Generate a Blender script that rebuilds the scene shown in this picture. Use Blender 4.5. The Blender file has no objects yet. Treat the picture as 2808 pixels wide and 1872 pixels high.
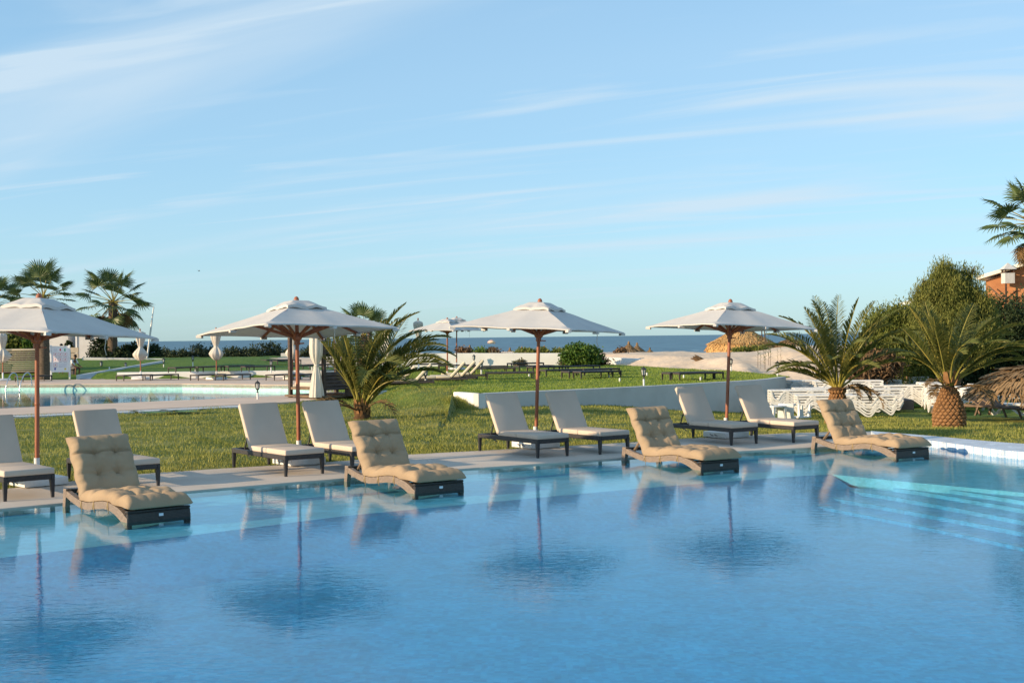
import bpy, bmesh, math, random
import numpy as np
from mathutils import Vector, Matrix, Euler, noise
from mathutils.geometry import tessellate_polygon

PI = math.pi
R = math.radians
rng = random.Random(7)
SC = bpy.context.scene
COL = SC.collection

# ------------------------------------------------------------------ camera
FPX = 3500.0                      # focal length in pixels of a 2808 px wide picture
EYE = Vector((0.0, 0.0, 2.10))
cam_d = bpy.data.cameras.new('camera')
cam_d.sensor_fit = 'HORIZONTAL'
cam_d.sensor_width = 36.0
cam_d.lens = 36.0 * FPX / 2808.0
cam_d.clip_start = 0.1
cam_d.clip_end = 60000.0
cam = bpy.data.objects.new('camera', cam_d)
COL.objects.link(cam)
CAMR = Euler((R(90.0 - 0.196), 0, 0)).to_matrix() @ Matrix.Rotation(R(-0.665), 3, 'Z')
cam.matrix_world = Matrix.Translation(EYE) @ CAMR.to_4x4()
SC.camera = cam

# ------------------------------------------------------------------ sun and sky
SUN_EL, SUN_BEHIND = 14.5, 24.0   # low evening sun, from the left and a little behind
SUN_VEC = Vector((-math.cos(R(SUN_BEHIND)) * math.cos(R(SUN_EL)),
                  -math.sin(R(SUN_BEHIND)) * math.cos(R(SUN_EL)), math.sin(R(SUN_EL))))
sun_d = bpy.data.lights.new('sun', 'SUN')
sun_d.energy = 5.0
sun_d.angle = R(0.5)
sun_d.color = (1.0, 0.77, 0.50)
sun = bpy.data.objects.new('sun', sun_d)
COL.objects.link(sun)
sun.rotation_euler = SUN_VEC.to_track_quat('Z', 'Y').to_euler()
sun.location = (-40, -10, 30)

world = bpy.data.worlds.new('World')
SC.world = world
world.use_nodes = True
wn, wl = world.node_tree.nodes, world.node_tree.links
wn.clear()
w_out = wn.new('ShaderNodeOutputWorld')
w_bg = wn.new('ShaderNodeBackground')
w_sky = wn.new('ShaderNodeTexSky')
w_sky.sky_type = 'NISHITA'
w_sky.sun_disc = False
w_sky.sun_elevation = R(SUN_EL)
w_sky.sun_rotation = math.atan2(SUN_VEC.x, SUN_VEC.y)
w_sky.air_density = 0.9
w_sky.dust_density = 0.5
w_sky.ozone_density = 2.6
w_bg.inputs['Strength'].default_value = 0.15


def wmath(op, a, b=None, c=None):
    n = wn.new('ShaderNodeMath')
    n.operation = op
    for i, x in enumerate((a, b, c)):
        if x is None:
            continue
        if isinstance(x, (int, float)):
            n.inputs[i].default_value = x
        else:
            wl.new(x, n.inputs[i])
    return n.outputs[0]


w_tc = wn.new('ShaderNodeTexCoord')
w_sep = wn.new('ShaderNodeSeparateXYZ')
wl.new(w_tc.outputs['Generated'], w_sep.inputs[0])
zz = wmath('ADD', wmath('MAXIMUM', w_sep.outputs['Z'], 0.0), 0.07)
cu = wmath('DIVIDE', w_sep.outputs['X'], zz)
cv = wmath('DIVIDE', w_sep.outputs['Y'], zz)
w_cmb = wn.new('ShaderNodeCombineXYZ')
wl.new(cu, w_cmb.inputs[0])
wl.new(cv, w_cmb.inputs[1])


def cloud_layer(rot, sx, sy, off, lo, hi, detail=6.0, dist=0.6):
    mp = wn.new('ShaderNodeMapping')
    mp.vector_type = 'TEXTURE'                 # turn first, then stretch
    mp.inputs['Rotation'].default_value = (0, 0, R(rot))
    mp.inputs['Scale'].default_value = (1 / sx, 1 / sy, 1)
    mp.inputs['Location'].default_value = off
    wl.new(w_cmb.outputs[0], mp.inputs[0])
    nz = wn.new('ShaderNodeTexNoise')
    nz.inputs['Scale'].default_value = 1.0
    nz.inputs['Detail'].default_value = detail
    nz.inputs['Roughness'].default_value = 0.47
    nz.inputs['Distortion'].default_value = dist
    wl.new(mp.outputs[0], nz.inputs['Vector'])
    mr = wn.new('ShaderNodeMapRange')
    mr.interpolation_type = 'SMOOTHSTEP'
    mr.inputs['From Min'].default_value = lo
    mr.inputs['From Max'].default_value = hi
    wl.new(nz.outputs[0], mr.inputs['Value'])
    return mr.outputs[0]


c1 = cloud_layer(-34, 0.15, 0.95, (3.1, 0.4, 0), 0.50, 0.78, 7.0, 0.7)
c2 = cloud_layer(-24, 0.50, 2.4, (7.7, 2.3, 0), 0.50, 0.82, 8.0, 1.4)
c3 = cloud_layer(-40, 0.10, 0.42, (1.3, 5.2, 0), 0.46, 0.80, 3.0, 0.3)
dens = wmath('MINIMUM', wmath('ADD', wmath('ADD', wmath('MULTIPLY', c1, 1.0), wmath('MULTIPLY', c2, 0.75)),
             wmath('MULTIPLY', c3, 0.22)), 0.8)
fade = wn.new('ShaderNodeMapRange')
fade.inputs['From Min'].default_value = 0.0
fade.inputs['From Max'].default_value = 0.10
wl.new(w_sep.outputs['Z'], fade.inputs['Value'])
dens = wmath('MULTIPLY', dens, fade.outputs[0])
# the picture's soft shoulder: the sky's range is compressed everywhere alike
w_in = wn.new('ShaderNodeVectorMath')
w_in.operation = 'SCALE'
w_in.inputs['Scale'].default_value = 0.15
wl.new(w_sky.outputs[0], w_in.inputs[0])
w_gam = wn.new('ShaderNodeGamma')
w_gam.inputs['Gamma'].default_value = 0.47
wl.new(w_in.outputs[0], w_gam.inputs[0])
w_tint = wn.new('ShaderNodeMix')
w_tint.data_type = 'RGBA'
w_tint.blend_type = 'MULTIPLY'
w_tint.inputs[0].default_value = 1.0
w_tint.inputs[7].default_value = (0.53 / 0.15, 0.725 / 0.15, 0.85 / 0.15, 1)
wl.new(w_gam.outputs[0], w_tint.inputs[6])
w_mix = wn.new('ShaderNodeMix')
w_mix.data_type = 'RGBA'
wl.new(dens, w_mix.inputs[0])
wl.new(w_tint.outputs[2], w_mix.inputs[6])
w_mix.inputs[7].default_value = (0.49 / 0.15, 0.60 / 0.15, 0.69 / 0.15, 1)
wl.new(w_mix.outputs[2], w_bg.inputs['Color'])
wl.new(w_bg.outputs[0], w_out.inputs[0])

SC.view_settings.view_transform = 'Standard'
SC.view_settings.look = 'None'
SC.view_settings.gamma = 1.0
SC.view_settings.use_curve_mapping = False
SC.view_settings.exposure = 0.42
SC.render.engine = 'CYCLES'
SC.cycles.use_denoising = True
SC.cycles.max_bounces = 8
SC.cycles.diffuse_bounces = 3
SC.cycles.transparent_max_bounces = 16
SC.cycles.caustics_reflective = False
SC.cycles.caustics_refractive = False


# ------------------------------------------------------------------ picture to place
def ray(px, py):
    return CAMR @ Vector(((px - 1404.0) / FPX, -(py - 936.0) / FPX, -1.0))


def hit(px, py, z=0.0):
    d = ray(px, py)
    return EYE + d * ((z - EYE.z) / d.z)


def at_y(px, py, Y):
    d = ray(px, py)
    return EYE + d * (Y / d.y)


def clamp01(t):
    return 0.0 if t < 0 else 1.0 if t > 1 else t


def sstep(t):
    t = clamp01(t)
    return t * t * (3 - 2 * t)


def interp(x, pts):
    if x <= pts[0][0]:
        a, b = pts[0], pts[1]
    elif x >= pts[-1][0]:
        a, b = pts[-2], pts[-1]
    else:
        for a, b in zip(pts, pts[1:]):
            if a[0] <= x <= b[0]:
                break
    return a[1] + (b[1] - a[1]) * (x - a[0]) / (b[0] - a[0])


# ------------------------------------------------------------------ mesh helpers
class MB:
    def __init__(s):
        s.v, s.f, s.m = [], [], []

    def add(s, verts, faces, mat=0, M=None):
        o = len(s.v)
        if M is not None:
            verts = [M @ Vector(p) for p in verts]
        s.v.extend([tuple(p) for p in verts])
        s.f.extend([tuple(i + o for i in f) for f in faces])
        s.m.extend([mat] * len(faces))
        return s

    def box(s, c, d, mat=0, M=None):
        x, y, z = c
        a, b, h = d[0] / 2, d[1] / 2, d[2] / 2
        v = [(x + i * a, y + j * b, z + k * h) for k in (-1, 1) for j in (-1, 1) for i in (-1, 1)]
        f = [(0, 2, 3, 1), (4, 5, 7, 6), (0, 1, 5, 4), (2, 6, 7, 3), (0, 4, 6, 2), (1, 3, 7, 5)]
        return s.add(v, f, mat, M)

    def taper(s, c0, d0, c1, d1, mat=0):
        v = [(c0[0] + i * d0[0] / 2, c0[1] + j * d0[1] / 2, c0[2]) for j in (-1, 1) for i in (-1, 1)]
        v += [(c1[0] + i * d1[0] / 2, c1[1] + j * d1[1] / 2, c1[2]) for j in (-1, 1) for i in (-1, 1)]
        f = [(0, 2, 3, 1), (4, 5, 7, 6), (0, 1, 5, 4), (2, 6, 7, 3), (0, 4, 6, 2), (1, 3, 7, 5)]
        return s.add(v, f, mat)

    def rbox(s, c, d, r=0.02, seg=2, mat=0, M=None):
        bm = bmesh.new()
        bmesh.ops.create_cube(bm, size=1.0)
        for v in bm.verts:
            v.co = Vector((v.co.x * d[0], v.co.y * d[1], v.co.z * d[2]))
        bmesh.ops.bevel(bm, geom=bm.edges[:], offset=r, segments=seg, affect='EDGES', profile=0.5)
        bm.verts.index_update()
        vs = [v.co + Vector(c) for v in bm.verts]
        fs = [tuple(v.index for v in f.verts) for f in bm.faces]
        bm.free()
        return s.add(vs, fs, mat, M)

    def bar(s, p, q, w, h=None, mat=0, up=(0, 0, 1)):
        p, q = Vector(p), Vector(q)
        h = h or w
        d = q - p
        L = d.length
        z = d.normalized()
        u = Vector(up)
        if abs(z.dot(u)) > 0.98:
            u = Vector((1, 0, 0))
        x = u.cross(z).normalized()
        y = z.cross(x)
        M = Matrix((x, y, z)).transposed().to_4x4()
        M.translation = p + d / 2
        return s.box((0, 0, 0), (w, h, L), mat, M)

    def tube(s, pts, rad, n=8, mat=0, cap=True):
        pts = [Vector(p) for p in pts]
        if not hasattr(rad, '__len__'):
            rad = [rad] * len(pts)
        v, f = [], []
        ref = Vector((0.123, 0.31, 0.94)).normalized()
        for i, p in enumerate(pts):
            a = pts[max(i - 1, 0)]
            b = pts[min(i + 1, len(pts) - 1)]
            t = (b - a).normalized()
            x = ref.cross(t)
            if x.length < 0.2:
                x = Vector((1, 0, 0)).cross(t)
            x.normalize()
            y = t.cross(x)
            for k in range(n):
                an = 2 * PI * k / n
                v.append(p + x * (rad[i] * math.cos(an)) + y * (rad[i] * math.sin(an)))
        for i in range(len(pts) - 1):
            for k in range(n):
                k2 = (k + 1) % n
                f.append((i * n + k, i * n + k2, (i + 1) * n + k2, (i + 1) * n + k))
        if cap:
            f.append(tuple(range(n - 1, -1, -1)))
            f.append(tuple((len(pts) - 1) * n + k for k in range(n)))
        return s.add(v, f, mat)

    def lathe(s, prof, n=16, mat=0, M=None, wob=None):
        v, f = [], []
        for i, (r, z) in enumerate(prof):
            for k in range(n):
                an = 2 * PI * k / n
                rr = r * (wob(an, i) if wob else 1.0)
                v.append((rr * math.cos(an), rr * math.sin(an), z))
        for i in range(len(prof) - 1):
            for k in range(n):
                k2 = (k + 1) % n
                f.append((i * n + k, i * n + k2, (i + 1) * n + k2, (i + 1) * n + k))
        f.append(tuple(range(n - 1, -1, -1)))
        f.append(tuple((len(prof) - 1) * n + k for k in range(n)))
        return s.add(v, f, mat, M)

    def grid(s, P, mat=0, flip=False, closed=False):
        nu, nv = len(P), len(P[0])
        v = [p for row in P for p in row]
        f = []
        for i in range(nu - 1):
            for j in range(nv if closed else nv - 1):
                j2 = (j + 1) % nv
                q = (i * nv + j, (i + 1) * nv + j, (i + 1) * nv + j2, i * nv + j2)
                f.append(q[::-1] if flip else q)
        return s.add(v, f, mat)

    def prism(s, poly, axis_vec, mat=0):
        n = len(poly)
        a = [Vector(p) for p in poly]
        e = Vector(axis_vec)
        v = a + [p + e for p in a]
        tri = tessellate_polygon([a])
        f = [tuple(t) for t in tri] + [tuple(i + n for i in reversed(t)) for t in tri]
        f += [(i, (i + 1) % n, (i + 1) % n + n, i + n) for i in range(n)]
        return s.add(v, f, mat)

    def mesh(s, name, mats, smooth=None):
        me = bpy.data.meshes.new(name)
        me.from_pydata(s.v, [], s.f)
        for m in (mats if isinstance(mats, (list, tuple)) else [mats]):
            me.materials.append(m)
        if any(s.m):
            me.polygons.foreach_set('material_index', s.m)
        bm = bmesh.new()
        bm.from_mesh(me)
        bmesh.ops.recalc_face_normals(bm, faces=bm.faces)
        bm.to_mesh(me)
        bm.free()
        if smooth is not None:
            me.shade_smooth()
            if smooth < 180:
                me.set_sharp_from_angle(angle=R(smooth))
        me.update()
        return me

    def build(s, name, mats, parent=None, smooth=None):
        return link(name, s.mesh(name, mats, smooth), parent)


def link(name, me, parent=None, loc=None, rot=None, scale=None):
    o = bpy.data.objects.new(name, me)
    COL.objects.link(o)
    if parent is not None:
        o.parent = parent
    if loc is not None:
        o.location = loc
    if rot is not None:
        o.rotation_euler = rot
    if scale is not None:
        o.scale = scale if hasattr(scale, '__len__') else (scale,) * 3
    return o


def tag(o, label=None, cat=None, group=None, kind=None):
    if label:
        o['label'] = label
    if cat:
        o['category'] = cat
    if group:
        o['group'] = group
    if kind or cat:
        o['kind'] = kind or 'thing'
    return o


def empty(name, loc=(0, 0, 0), rz=0.0):
    o = bpy.data.objects.new(name, None)
    o.empty_display_size = 0.2
    COL.objects.link(o)
    o.location = loc
    o.rotation_euler = (0, 0, rz)
    return o


KIDS = {}


def copy_tree(o, parent=None):
    c = o.copy()
    COL.objects.link(c)
    c.parent = parent
    for ch in o.children:
        copy_tree(ch, c)
    return c


class Proto:
    """first placement moves the prototype itself, later ones copy it with its parts"""
    def __init__(s, root):
        s.root, s.used = root, False

    def place(s, loc, rz=0.0, label=None, group=None, scale=None, cat=None):
        o = s.root if not s.used else copy_tree(s.root)
        s.used = True
        o.location = loc
        o.rotation_euler = (0, 0, rz)
        if scale:
            o.scale = scale if hasattr(scale, '__len__') else (scale,) * 3
        tag(o, label, cat, group)
        return o


def fast_mesh(name, verts, tris, mat, quads=False):
    """numpy arrays straight into one mesh"""
    me = bpy.data.meshes.new(name)
    k = tris.shape[1]
    me.vertices.add(len(verts))
    me.vertices.foreach_set('co', verts.astype(np.float32).ravel())
    me.loops.add(tris.size)
    me.loops.foreach_set('vertex_index', tris.astype(np.int32).ravel())
    me.polygons.add(len(tris))
    me.polygons.foreach_set('loop_start', np.arange(0, tris.size, k, dtype=np.int32))
    me.polygons.foreach_set('loop_total', np.full(len(tris), k, dtype=np.int32))
    for m in (mat if isinstance(mat, (list, tuple)) else [mat]):
        me.materials.append(m)
    me.update(calc_edges=True)
    return me


# ------------------------------------------------------------------ materials
def M(name, c1, c2=None, scale=6.0, rough=0.6, bump=0.0, bscale=None, spec=0.3, metal=0.0, stretch=(1, 1, 1),
      detail=5.0, lo=0.35, hi=0.65, coat=0.0, translucent=0.0, island=0.0, bdist=0.01):
    m = bpy.data.materials.new(name)
    m.use_nodes = True
    nt = m.node_tree
    N, L = nt.nodes, nt.links
    b = N['Principled BSDF']
    b.inputs['Roughness'].default_value = rough
    b.inputs['Specular IOR Level'].default_value = spec
    b.inputs['Metallic'].default_value = metal
    b.inputs['Coat Weight'].default_value = coat
    b.inputs['Base Color'].default_value = (*c1, 1)
    tc = N.new('ShaderNodeTexCoord')
    mp = N.new('ShaderNodeMapping')
    mp.inputs['Scale'].default_value = stretch
    L.new(tc.outputs['Object'], mp.inputs[0])
    col = None
    if c2 is not None:
        nz = N.new('ShaderNodeTexNoise')
        nz.inputs['Scale'].default_value = scale
        nz.inputs['Detail'].default_value = detail
        L.new(mp.outputs[0], nz.inputs['Vector'])
        mr = N.new('ShaderNodeMapRange')
        mr.inputs['From Min'].default_value = lo
        mr.inputs['From Max'].default_value = hi
        L.new(nz.outputs[0], mr.inputs['Value'])
        mx = N.new('ShaderNodeMix')
        mx.data_type = 'RGBA'
        mx.inputs[6].default_value = (*c1, 1)
        mx.inputs[7].default_value = (*c2, 1)
        fac = mr.outputs[0]
        if island:
            ge = N.new('ShaderNodeNewGeometry')
            ma = N.new('ShaderNodeMix')
            ma.data_type = 'FLOAT'
            ma.inputs[0].default_value = island
            L.new(mr.outputs[0], ma.inputs[2])
            L.new(ge.outputs['Random Per Island'], ma.inputs[3])
            fac = ma.outputs[0]
        L.new(fac, mx.inputs[0])
        L.new(mx.outputs[2], b.inputs['Base Color'])
        col = mx.outputs[2]
    if bump:
        n2 = N.new('ShaderNodeTexNoise')
        n2.inputs['Scale'].default_value = bscale or scale * 6
        n2.inputs['Detail'].default_value = 4
        L.new(mp.outputs[0], n2.inputs['Vector'])
        bp = N.new('ShaderNodeBump')
        bp.inputs['Strength'].default_value = bump
        bp.inputs['Distance'].default_value = bdist
        L.new(n2.outputs[0], bp.inputs['Height'])
        L.new(bp.outputs[0], b.inputs['Normal'])
    if translucent:
        tr = N.new('ShaderNodeBsdfTranslucent')
        if col is not None:
            L.new(col, tr.inputs[0])
        else:
            tr.inputs[0].default_value = (*c1, 1)
        ms = N.new('ShaderNodeMixShader')
        ms.inputs[0].default_value = translucent
        L.new(b.outputs[0], ms.inputs[1])
        L.new(tr.outputs[0], ms.inputs[2])
        L.new(ms.outputs[0], N['Material Output'].inputs[0])
    return m


def weave_mat(name, c1, c2, sx=60.0, sy=34.0, rough=0.5, bump=0.6, axis='XZ'):
    """woven synthetic rattan: offset strands with a dark gap between them"""
    m = bpy.data.materials.new(name)
    m.use_nodes = True
    N, L = m.node_tree.nodes, m.node_tree.links
    b = N['Principled BSDF']
    b.inputs['Roughness'].default_value = rough
    b.inputs['Specular IOR Level'].default_value = 0.35
    tc = N.new('ShaderNodeTexCoord')
    sp = N.new('ShaderNodeSeparateXYZ')
    L.new(tc.outputs['Object'], sp.inputs[0])
    ad = N.new('ShaderNodeMath')
    ad.operation = 'ADD'
    L.new(sp.outputs['X'], ad.inputs[0])
    L.new(sp.outputs['Y'], ad.inputs[1])
    cb = N.new('ShaderNodeCombineXYZ')
    L.new(ad.outputs[0], cb.inputs[0])
    L.new(sp.outputs['Z'], cb.inputs[1])
    br = N.new('ShaderNodeTexBrick')
    br.inputs['Scale'].default_value = 1.0
    br.inputs['Brick Width'].default_value = 1.0 / sx * 1.0
    br.inputs['Row Height'].default_value = 1.0 / sy * 0.5
    br.inputs['Mortar Size'].default_value = 0.0022
    br.inputs['Mortar Smooth'].default_value = 0.5
    br.inputs['Color1'].default_value = (*c1, 1)
    br.inputs['Color2'].default_value = (*c2, 1)
    br.inputs['Mortar'].default_value = (c1[0] * .35, c1[1] * .35, c1[2] * .35, 1)
    L.new(cb.outputs[0], br.inputs['Vector'])
    L.new(br.outputs['Color'], b.inputs['Base Color'])
    bp = N.new('ShaderNodeBump')
    bp.invert = True
    bp.inputs['Strength'].default_value = bump
    bp.inputs['Distance'].default_value = 0.006
    L.new(br.outputs['Fac'], bp.inputs['Height'])
    L.new(bp.outputs[0], b.inputs['Normal'])
    return m


def mosaic_mat(name, c1, c2, tile=0.05, grout=(0.6, 0.66, 0.7), rough=0.35, gsize=0.08):
    """small glass tiles, each its own tone"""
    m = bpy.data.materials.new(name)
    m.use_nodes = True
    N, L = m.node_tree.nodes, m.node_tree.links
    b = N['Principled BSDF']
    b.inputs['Roughness'].default_value = rough
    tc = N.new('ShaderNodeTexCoord')
    vm = N.new('ShaderNodeVectorMath')
    vm.operation = 'SCALE'
    vm.inputs['Scale'].default_value = 1.0 / tile
    L.new(tc.outputs['Object'], vm.inputs[0])
    off = N.new('ShaderNodeVectorMath')
    off.operation = 'ADD'
    off.inputs[1].default_value = (0.31, 0.27, 0.7)
    L.new(vm.outputs[0], off.inputs[0])
    fl = N.new('ShaderNodeVectorMath')
    fl.operation = 'FLOOR'
    L.new(off.outputs[0], fl.inputs[0])
    wh = N.new('ShaderNodeTexWhiteNoise')
    L.new(fl.outputs[0], wh.inputs[0])
    mx = N.new('ShaderNodeMix')
    mx.data_type = 'RGBA'
    mx.inputs[6].default_value = (*c1, 1)
    mx.inputs[7].default_value = (*c2, 1)
    L.new(wh.outputs[0], mx.inputs[0])
    fr = N.new('ShaderNodeVectorMath')
    fr.operation = 'FRACTION'
    L.new(off.outputs[0], fr.inputs[0])
    sp = N.new('ShaderNodeSeparateXYZ')
    L.new(fr.outputs[0], sp.inputs[0])

    def lt(sock):
        n = N.new('ShaderNodeMath')
        n.operation = 'LESS_THAN'
        n.inputs[1].default_value = gsize
        L.new(sock, n.inputs[0])
        return n.outputs[0]
    mn = N.new('ShaderNodeMath')
    mn.operation = 'MAXIMUM'
    L.new(lt(sp.outputs[0]), mn.inputs[0])
    L.new(lt(sp.outputs[1]), mn.inputs[1])
    mz = N.new('ShaderNodeMath')
    mz.operation = 'MAXIMUM'
    L.new(mn.outputs[0], mz.inputs[0])
    L.new(lt(sp.outputs[2]), mz.inputs[1])
    m2 = N.new('ShaderNodeMix')
    m2.data_type = 'RGBA'
    L.new(mz.outputs[0], m2.inputs[0])
    L.new(mx.outputs[2], m2.inputs[6])
    m2.inputs[7].default_value = (*grout, 1)
    nb = N.new('ShaderNodeTexNoise')
    nb.inputs['Scale'].default_value = 2.6
    nb.inputs['Detail'].default_value = 7.0
    nb.inputs['Roughness'].default_value = 0.7
    nb.inputs['Distortion'].default_value = 1.0
    L.new(tc.outputs['Object'], nb.inputs['Vector'])
    rb = N.new('ShaderNodeMapRange')
    rb.inputs['From Min'].default_value = 0.3
    rb.inputs['From Max'].default_value = 0.7
    rb.inputs['To Min'].default_value = 0.72
    rb.inputs['To Max'].default_value = 1.30
    L.new(nb.outputs[0], rb.inputs['Value'])
    mb_ = N.new('ShaderNodeVectorMath')
    mb_.operation = 'SCALE'
    L.new(m2.outputs[2], mb_.inputs[0])
    L.new(rb.outputs[0], mb_.inputs['Scale'])
    L.new(mb_.outputs[0], b.inputs['Base Color'])
    return m


def water_mat(name, tint, wscale, strength, dist=0.02, stretch=(1, 1, 1), rough=0.0, ior=1.33, fine=0.4, sway=0.6):
    m = bpy.data.materials.new(name)
    m.use_nodes = True
    N, L = m.node_tree.nodes, m.node_tree.links
    N.remove(N['Principled BSDF'])
    tc = N.new('ShaderNodeTexCoord')
    mp = N.new('ShaderNodeMapping')
    mp.inputs['Scale'].default_value = stretch
    L.new(tc.outputs['Object'], mp.inputs[0])
    n1 = N.new('ShaderNodeTexNoise')
    n1.inputs['Scale'].default_value = wscale
    n1.inputs['Detail'].default_value = 2.0
    n1.inputs['Distortion'].default_value = sway
    L.new(mp.outputs[0], n1.inputs['Vector'])
    n2 = N.new('ShaderNodeTexNoise')
    n2.inputs['Scale'].default_value = wscale * 3.7
    n2.inputs['Detail'].default_value = 2.0
    L.new(mp.outputs[0], n2.inputs['Vector'])
    # calm and ruffled patches
    n3 = N.new('ShaderNodeTexNoise')
    n3.inputs['Scale'].default_value = 0.35
    n3.inputs['Detail'].default_value = 2.0
    L.new(tc.outputs['Object'], n3.inputs['Vector'])
    mr = N.new('ShaderNodeMapRange')
    mr.inputs['From Min'].default_value = 0.35
    mr.inputs['From Max'].default_value = 0.68
    mr.inputs['To Min'].default_value = 0.55
    mr.inputs['To Max'].default_value = 1.35
    L.new(n3.outputs[0], mr.inputs['Value'])
    m1 = N.new('ShaderNodeMath')
    m1.operation = 'MULTIPLY_ADD'
    m1.inputs[1].default_value = fine
    L.new(n2.outputs[0], m1.inputs[0])
    L.new(n1.outputs[0], m1.inputs[2])
    m2 = N.new('ShaderNodeMath')
    m2.operation = 'MULTIPLY'
    L.new(m1.outputs[0], m2.inputs[0])
    L.new(mr.outputs[0], m2.inputs[1])
    bp = N.new('ShaderNodeBump')
    bp.inputs['Strength'].default_value = strength
    bp.inputs['Distance'].default_value = dist
    L.new(m2.outputs[0], bp.inputs['Height'])
    fr = N.new('ShaderNodeFresnel')
    fr.inputs['IOR'].default_value = ior
    L.new(bp.outputs[0], fr.inputs['Normal'])
    gl = N.new('ShaderNodeBsdfGlossy')
    gl.inputs['Roughness'].default_value = rough
    L.new(bp.outputs[0], gl.inputs['Normal'])
    tr = N.new('ShaderNodeBsdfTransparent')
    tr.inputs[0].default_value = (*tint, 1)
    ms = N.new('ShaderNodeMixShader')
    # from below the surface lets the light of the whole sky in (no total reflection of flat shadow rays)
    ge = N.new('ShaderNodeNewGeometry')
    fx = N.new('ShaderNodeMix')
    fx.data_type = 'FLOAT'
    L.new(ge.outputs['Backfacing'], fx.inputs[0])
    L.new(fr.outputs[0], fx.inputs[2])
    fx.inputs[3].default_value = 0.10
    L.new(fx.outputs[0], ms.inputs[0])
    L.new(tr.outputs[0], ms.inputs[1])
    L.new(gl.outputs[0], ms.inputs[2])
    L.new(ms.outputs[0], N['Material Output'].inputs[0])
    return m


def grass_mat(name, dark, mid, dry, patch=0.5, dry_at=0.55, far=None):
    m = bpy.data.materials.new(name)
    m.use_nodes = True
    N, L = m.node_tree.nodes, m.node_tree.links
    b = N['Principled BSDF']
    b.inputs['Roughness'].default_value = 0.75
    b.inputs['Specular IOR Level'].default_value = 0.15
    tc = N.new('ShaderNodeTexCoord')

    def nz(sc, det=4, st=(1, 1, 1)):
        mp = N.new('ShaderNodeMapping')
        mp.inputs['Scale'].default_value = st
        L.new(tc.outputs['Object'], mp.inputs[0])
        n = N.new('ShaderNodeTexNoise')
        n.inputs['Scale'].default_value = sc
        n.inputs['Detail'].default_value = det
        L.new(mp.outputs[0], n.inputs['Vector'])
        return n.outputs[0]

    def rng_(s, a, c):
        r = N.new('ShaderNodeMapRange')
        r.inputs['From Min'].default_value = a
        r.inputs['From Max'].default_value = c
        L.new(s, r.inputs['Value'])
        return r.outputs[0]
    m1 = N.new('ShaderNodeMix')
    m1.data_type = 'RGBA'
    m1.inputs[6].default_value = (*dark, 1)
    m1.inputs[7].default_value = (*mid, 1)
    L.new(rng_(nz(7.0, 6), 0.35, 0.62), m1.inputs[0])
    m2 = N.new('ShaderNodeMix')
    m2.data_type = 'RGBA'
    L.new(m1.outputs[2], m2.inputs[6])
    m2.inputs[7].default_value = (*dry, 1)
    L.new(rng_(nz(patch, 6, (1, 1.6, 1)), dry_at - 0.08, dry_at + 0.14), m2.inputs[0])
    colr = m2.outputs[2]
    if far:                                       # the lawn farther back is watered and greener
        sp = N.new('ShaderNodeSeparateXYZ')
        L.new(tc.outputs['Object'], sp.inputs[0])
        m3 = N.new('ShaderNodeMix')
        m3.data_type = 'RGBA'
        L.new(rng_(sp.outputs[1], 37, 48), m3.inputs[0])
        L.new(colr, m3.inputs[6])
        m4 = N.new('ShaderNodeMix')
        m4.data_type = 'RGBA'
        m4.inputs[6].default_value = (*far[0], 1)
        m4.inputs[7].default_value = (*far[1], 1)
        L.new(rng_(nz(5.0, 6), 0.35, 0.62), m4.inputs[0])
        L.new(m4.outputs[2], m3.inputs[7])
        colr = m3.outputs[2]
    L.new(colr, b.inputs['Base Color'])
    bp = N.new('ShaderNodeBump')
    bp.inputs['Strength'].default_value = 0.9
    bp.inputs['Distance'].default_value = 0.05
    L.new(nz(22, 4), bp.inputs['Height'])
    L.new(bp.outputs[0], b.inputs['Normal'])
    return m


m_canvas = M('white_canvas', (0.64, 0.61, 0.57), (0.60, 0.57, 0.535), 3.0, 0.85, 0.25, 9.0, 0.1, translucent=0.10)
m_canvas_old = M('cream_canvas', (0.70, 0.65, 0.57), (0.60, 0.54, 0.46), 2.5, 0.9, 0.4, 8.0, 0.1, translucent=0.12)
m_curtain = M('cream_curtain', (0.78, 0.74, 0.66), (0.72, 0.68, 0.6), 4.0, 0.9, 0.3, 12.0, 0.1, translucent=0.3)
m_teak = M('red_teak', (0.40, 0.135, 0.065), (0.27, 0.085, 0.04), 5.0, 0.45, 0.15, 20.0, 0.4, stretch=(6, 6, 0.7))
m_darkwood = M('dark_wood', (0.095, 0.062, 0.046), (0.055, 0.036, 0.028), 4.0, 0.6, 0.2, 20.0, 0.3, stretch=(1, 1, 4))
m_brownwood = M('weathered_brown_wood', (0.20, 0.135, 0.085), (0.12, 0.08, 0.05), 5.0, 0.65, 0.2, 20.0, 0.3)
m_whitemetal = M('white_painted_metal', (0.78, 0.78, 0.77), (0.68, 0.68, 0.67), 6.0, 0.4, 0.0, None, 0.4)
m_blackmetal = M('black_metal', (0.028, 0.028, 0.03), (0.045, 0.043, 0.042), 12.0, 0.45, 0.0, None, 0.5)
m_steel = M('steel', (0.62, 0.62, 0.62), (0.5, 0.5, 0.5), 10.0, 0.25, metal=0.9)
m_glass = M('lantern_glass', (0.55, 0.57, 0.55), (0.4, 0.42, 0.42), 10.0, 0.2, spec=0.6)
m_pad = M('white_pad_fabric', (0.60, 0.495, 0.405), (0.565, 0.465, 0.38), 3.0, 0.85, 0.12, 60.0, 0.15)
m_tan = M('tan_cushion_fabric', (0.41, 0.295, 0.185), (0.36, 0.255, 0.158), 2.2, 0.85, 0.25, 30.0, 0.15)
m_piping = M('tan_piping', (0.40, 0.28, 0.14), None, rough=0.85)
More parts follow.
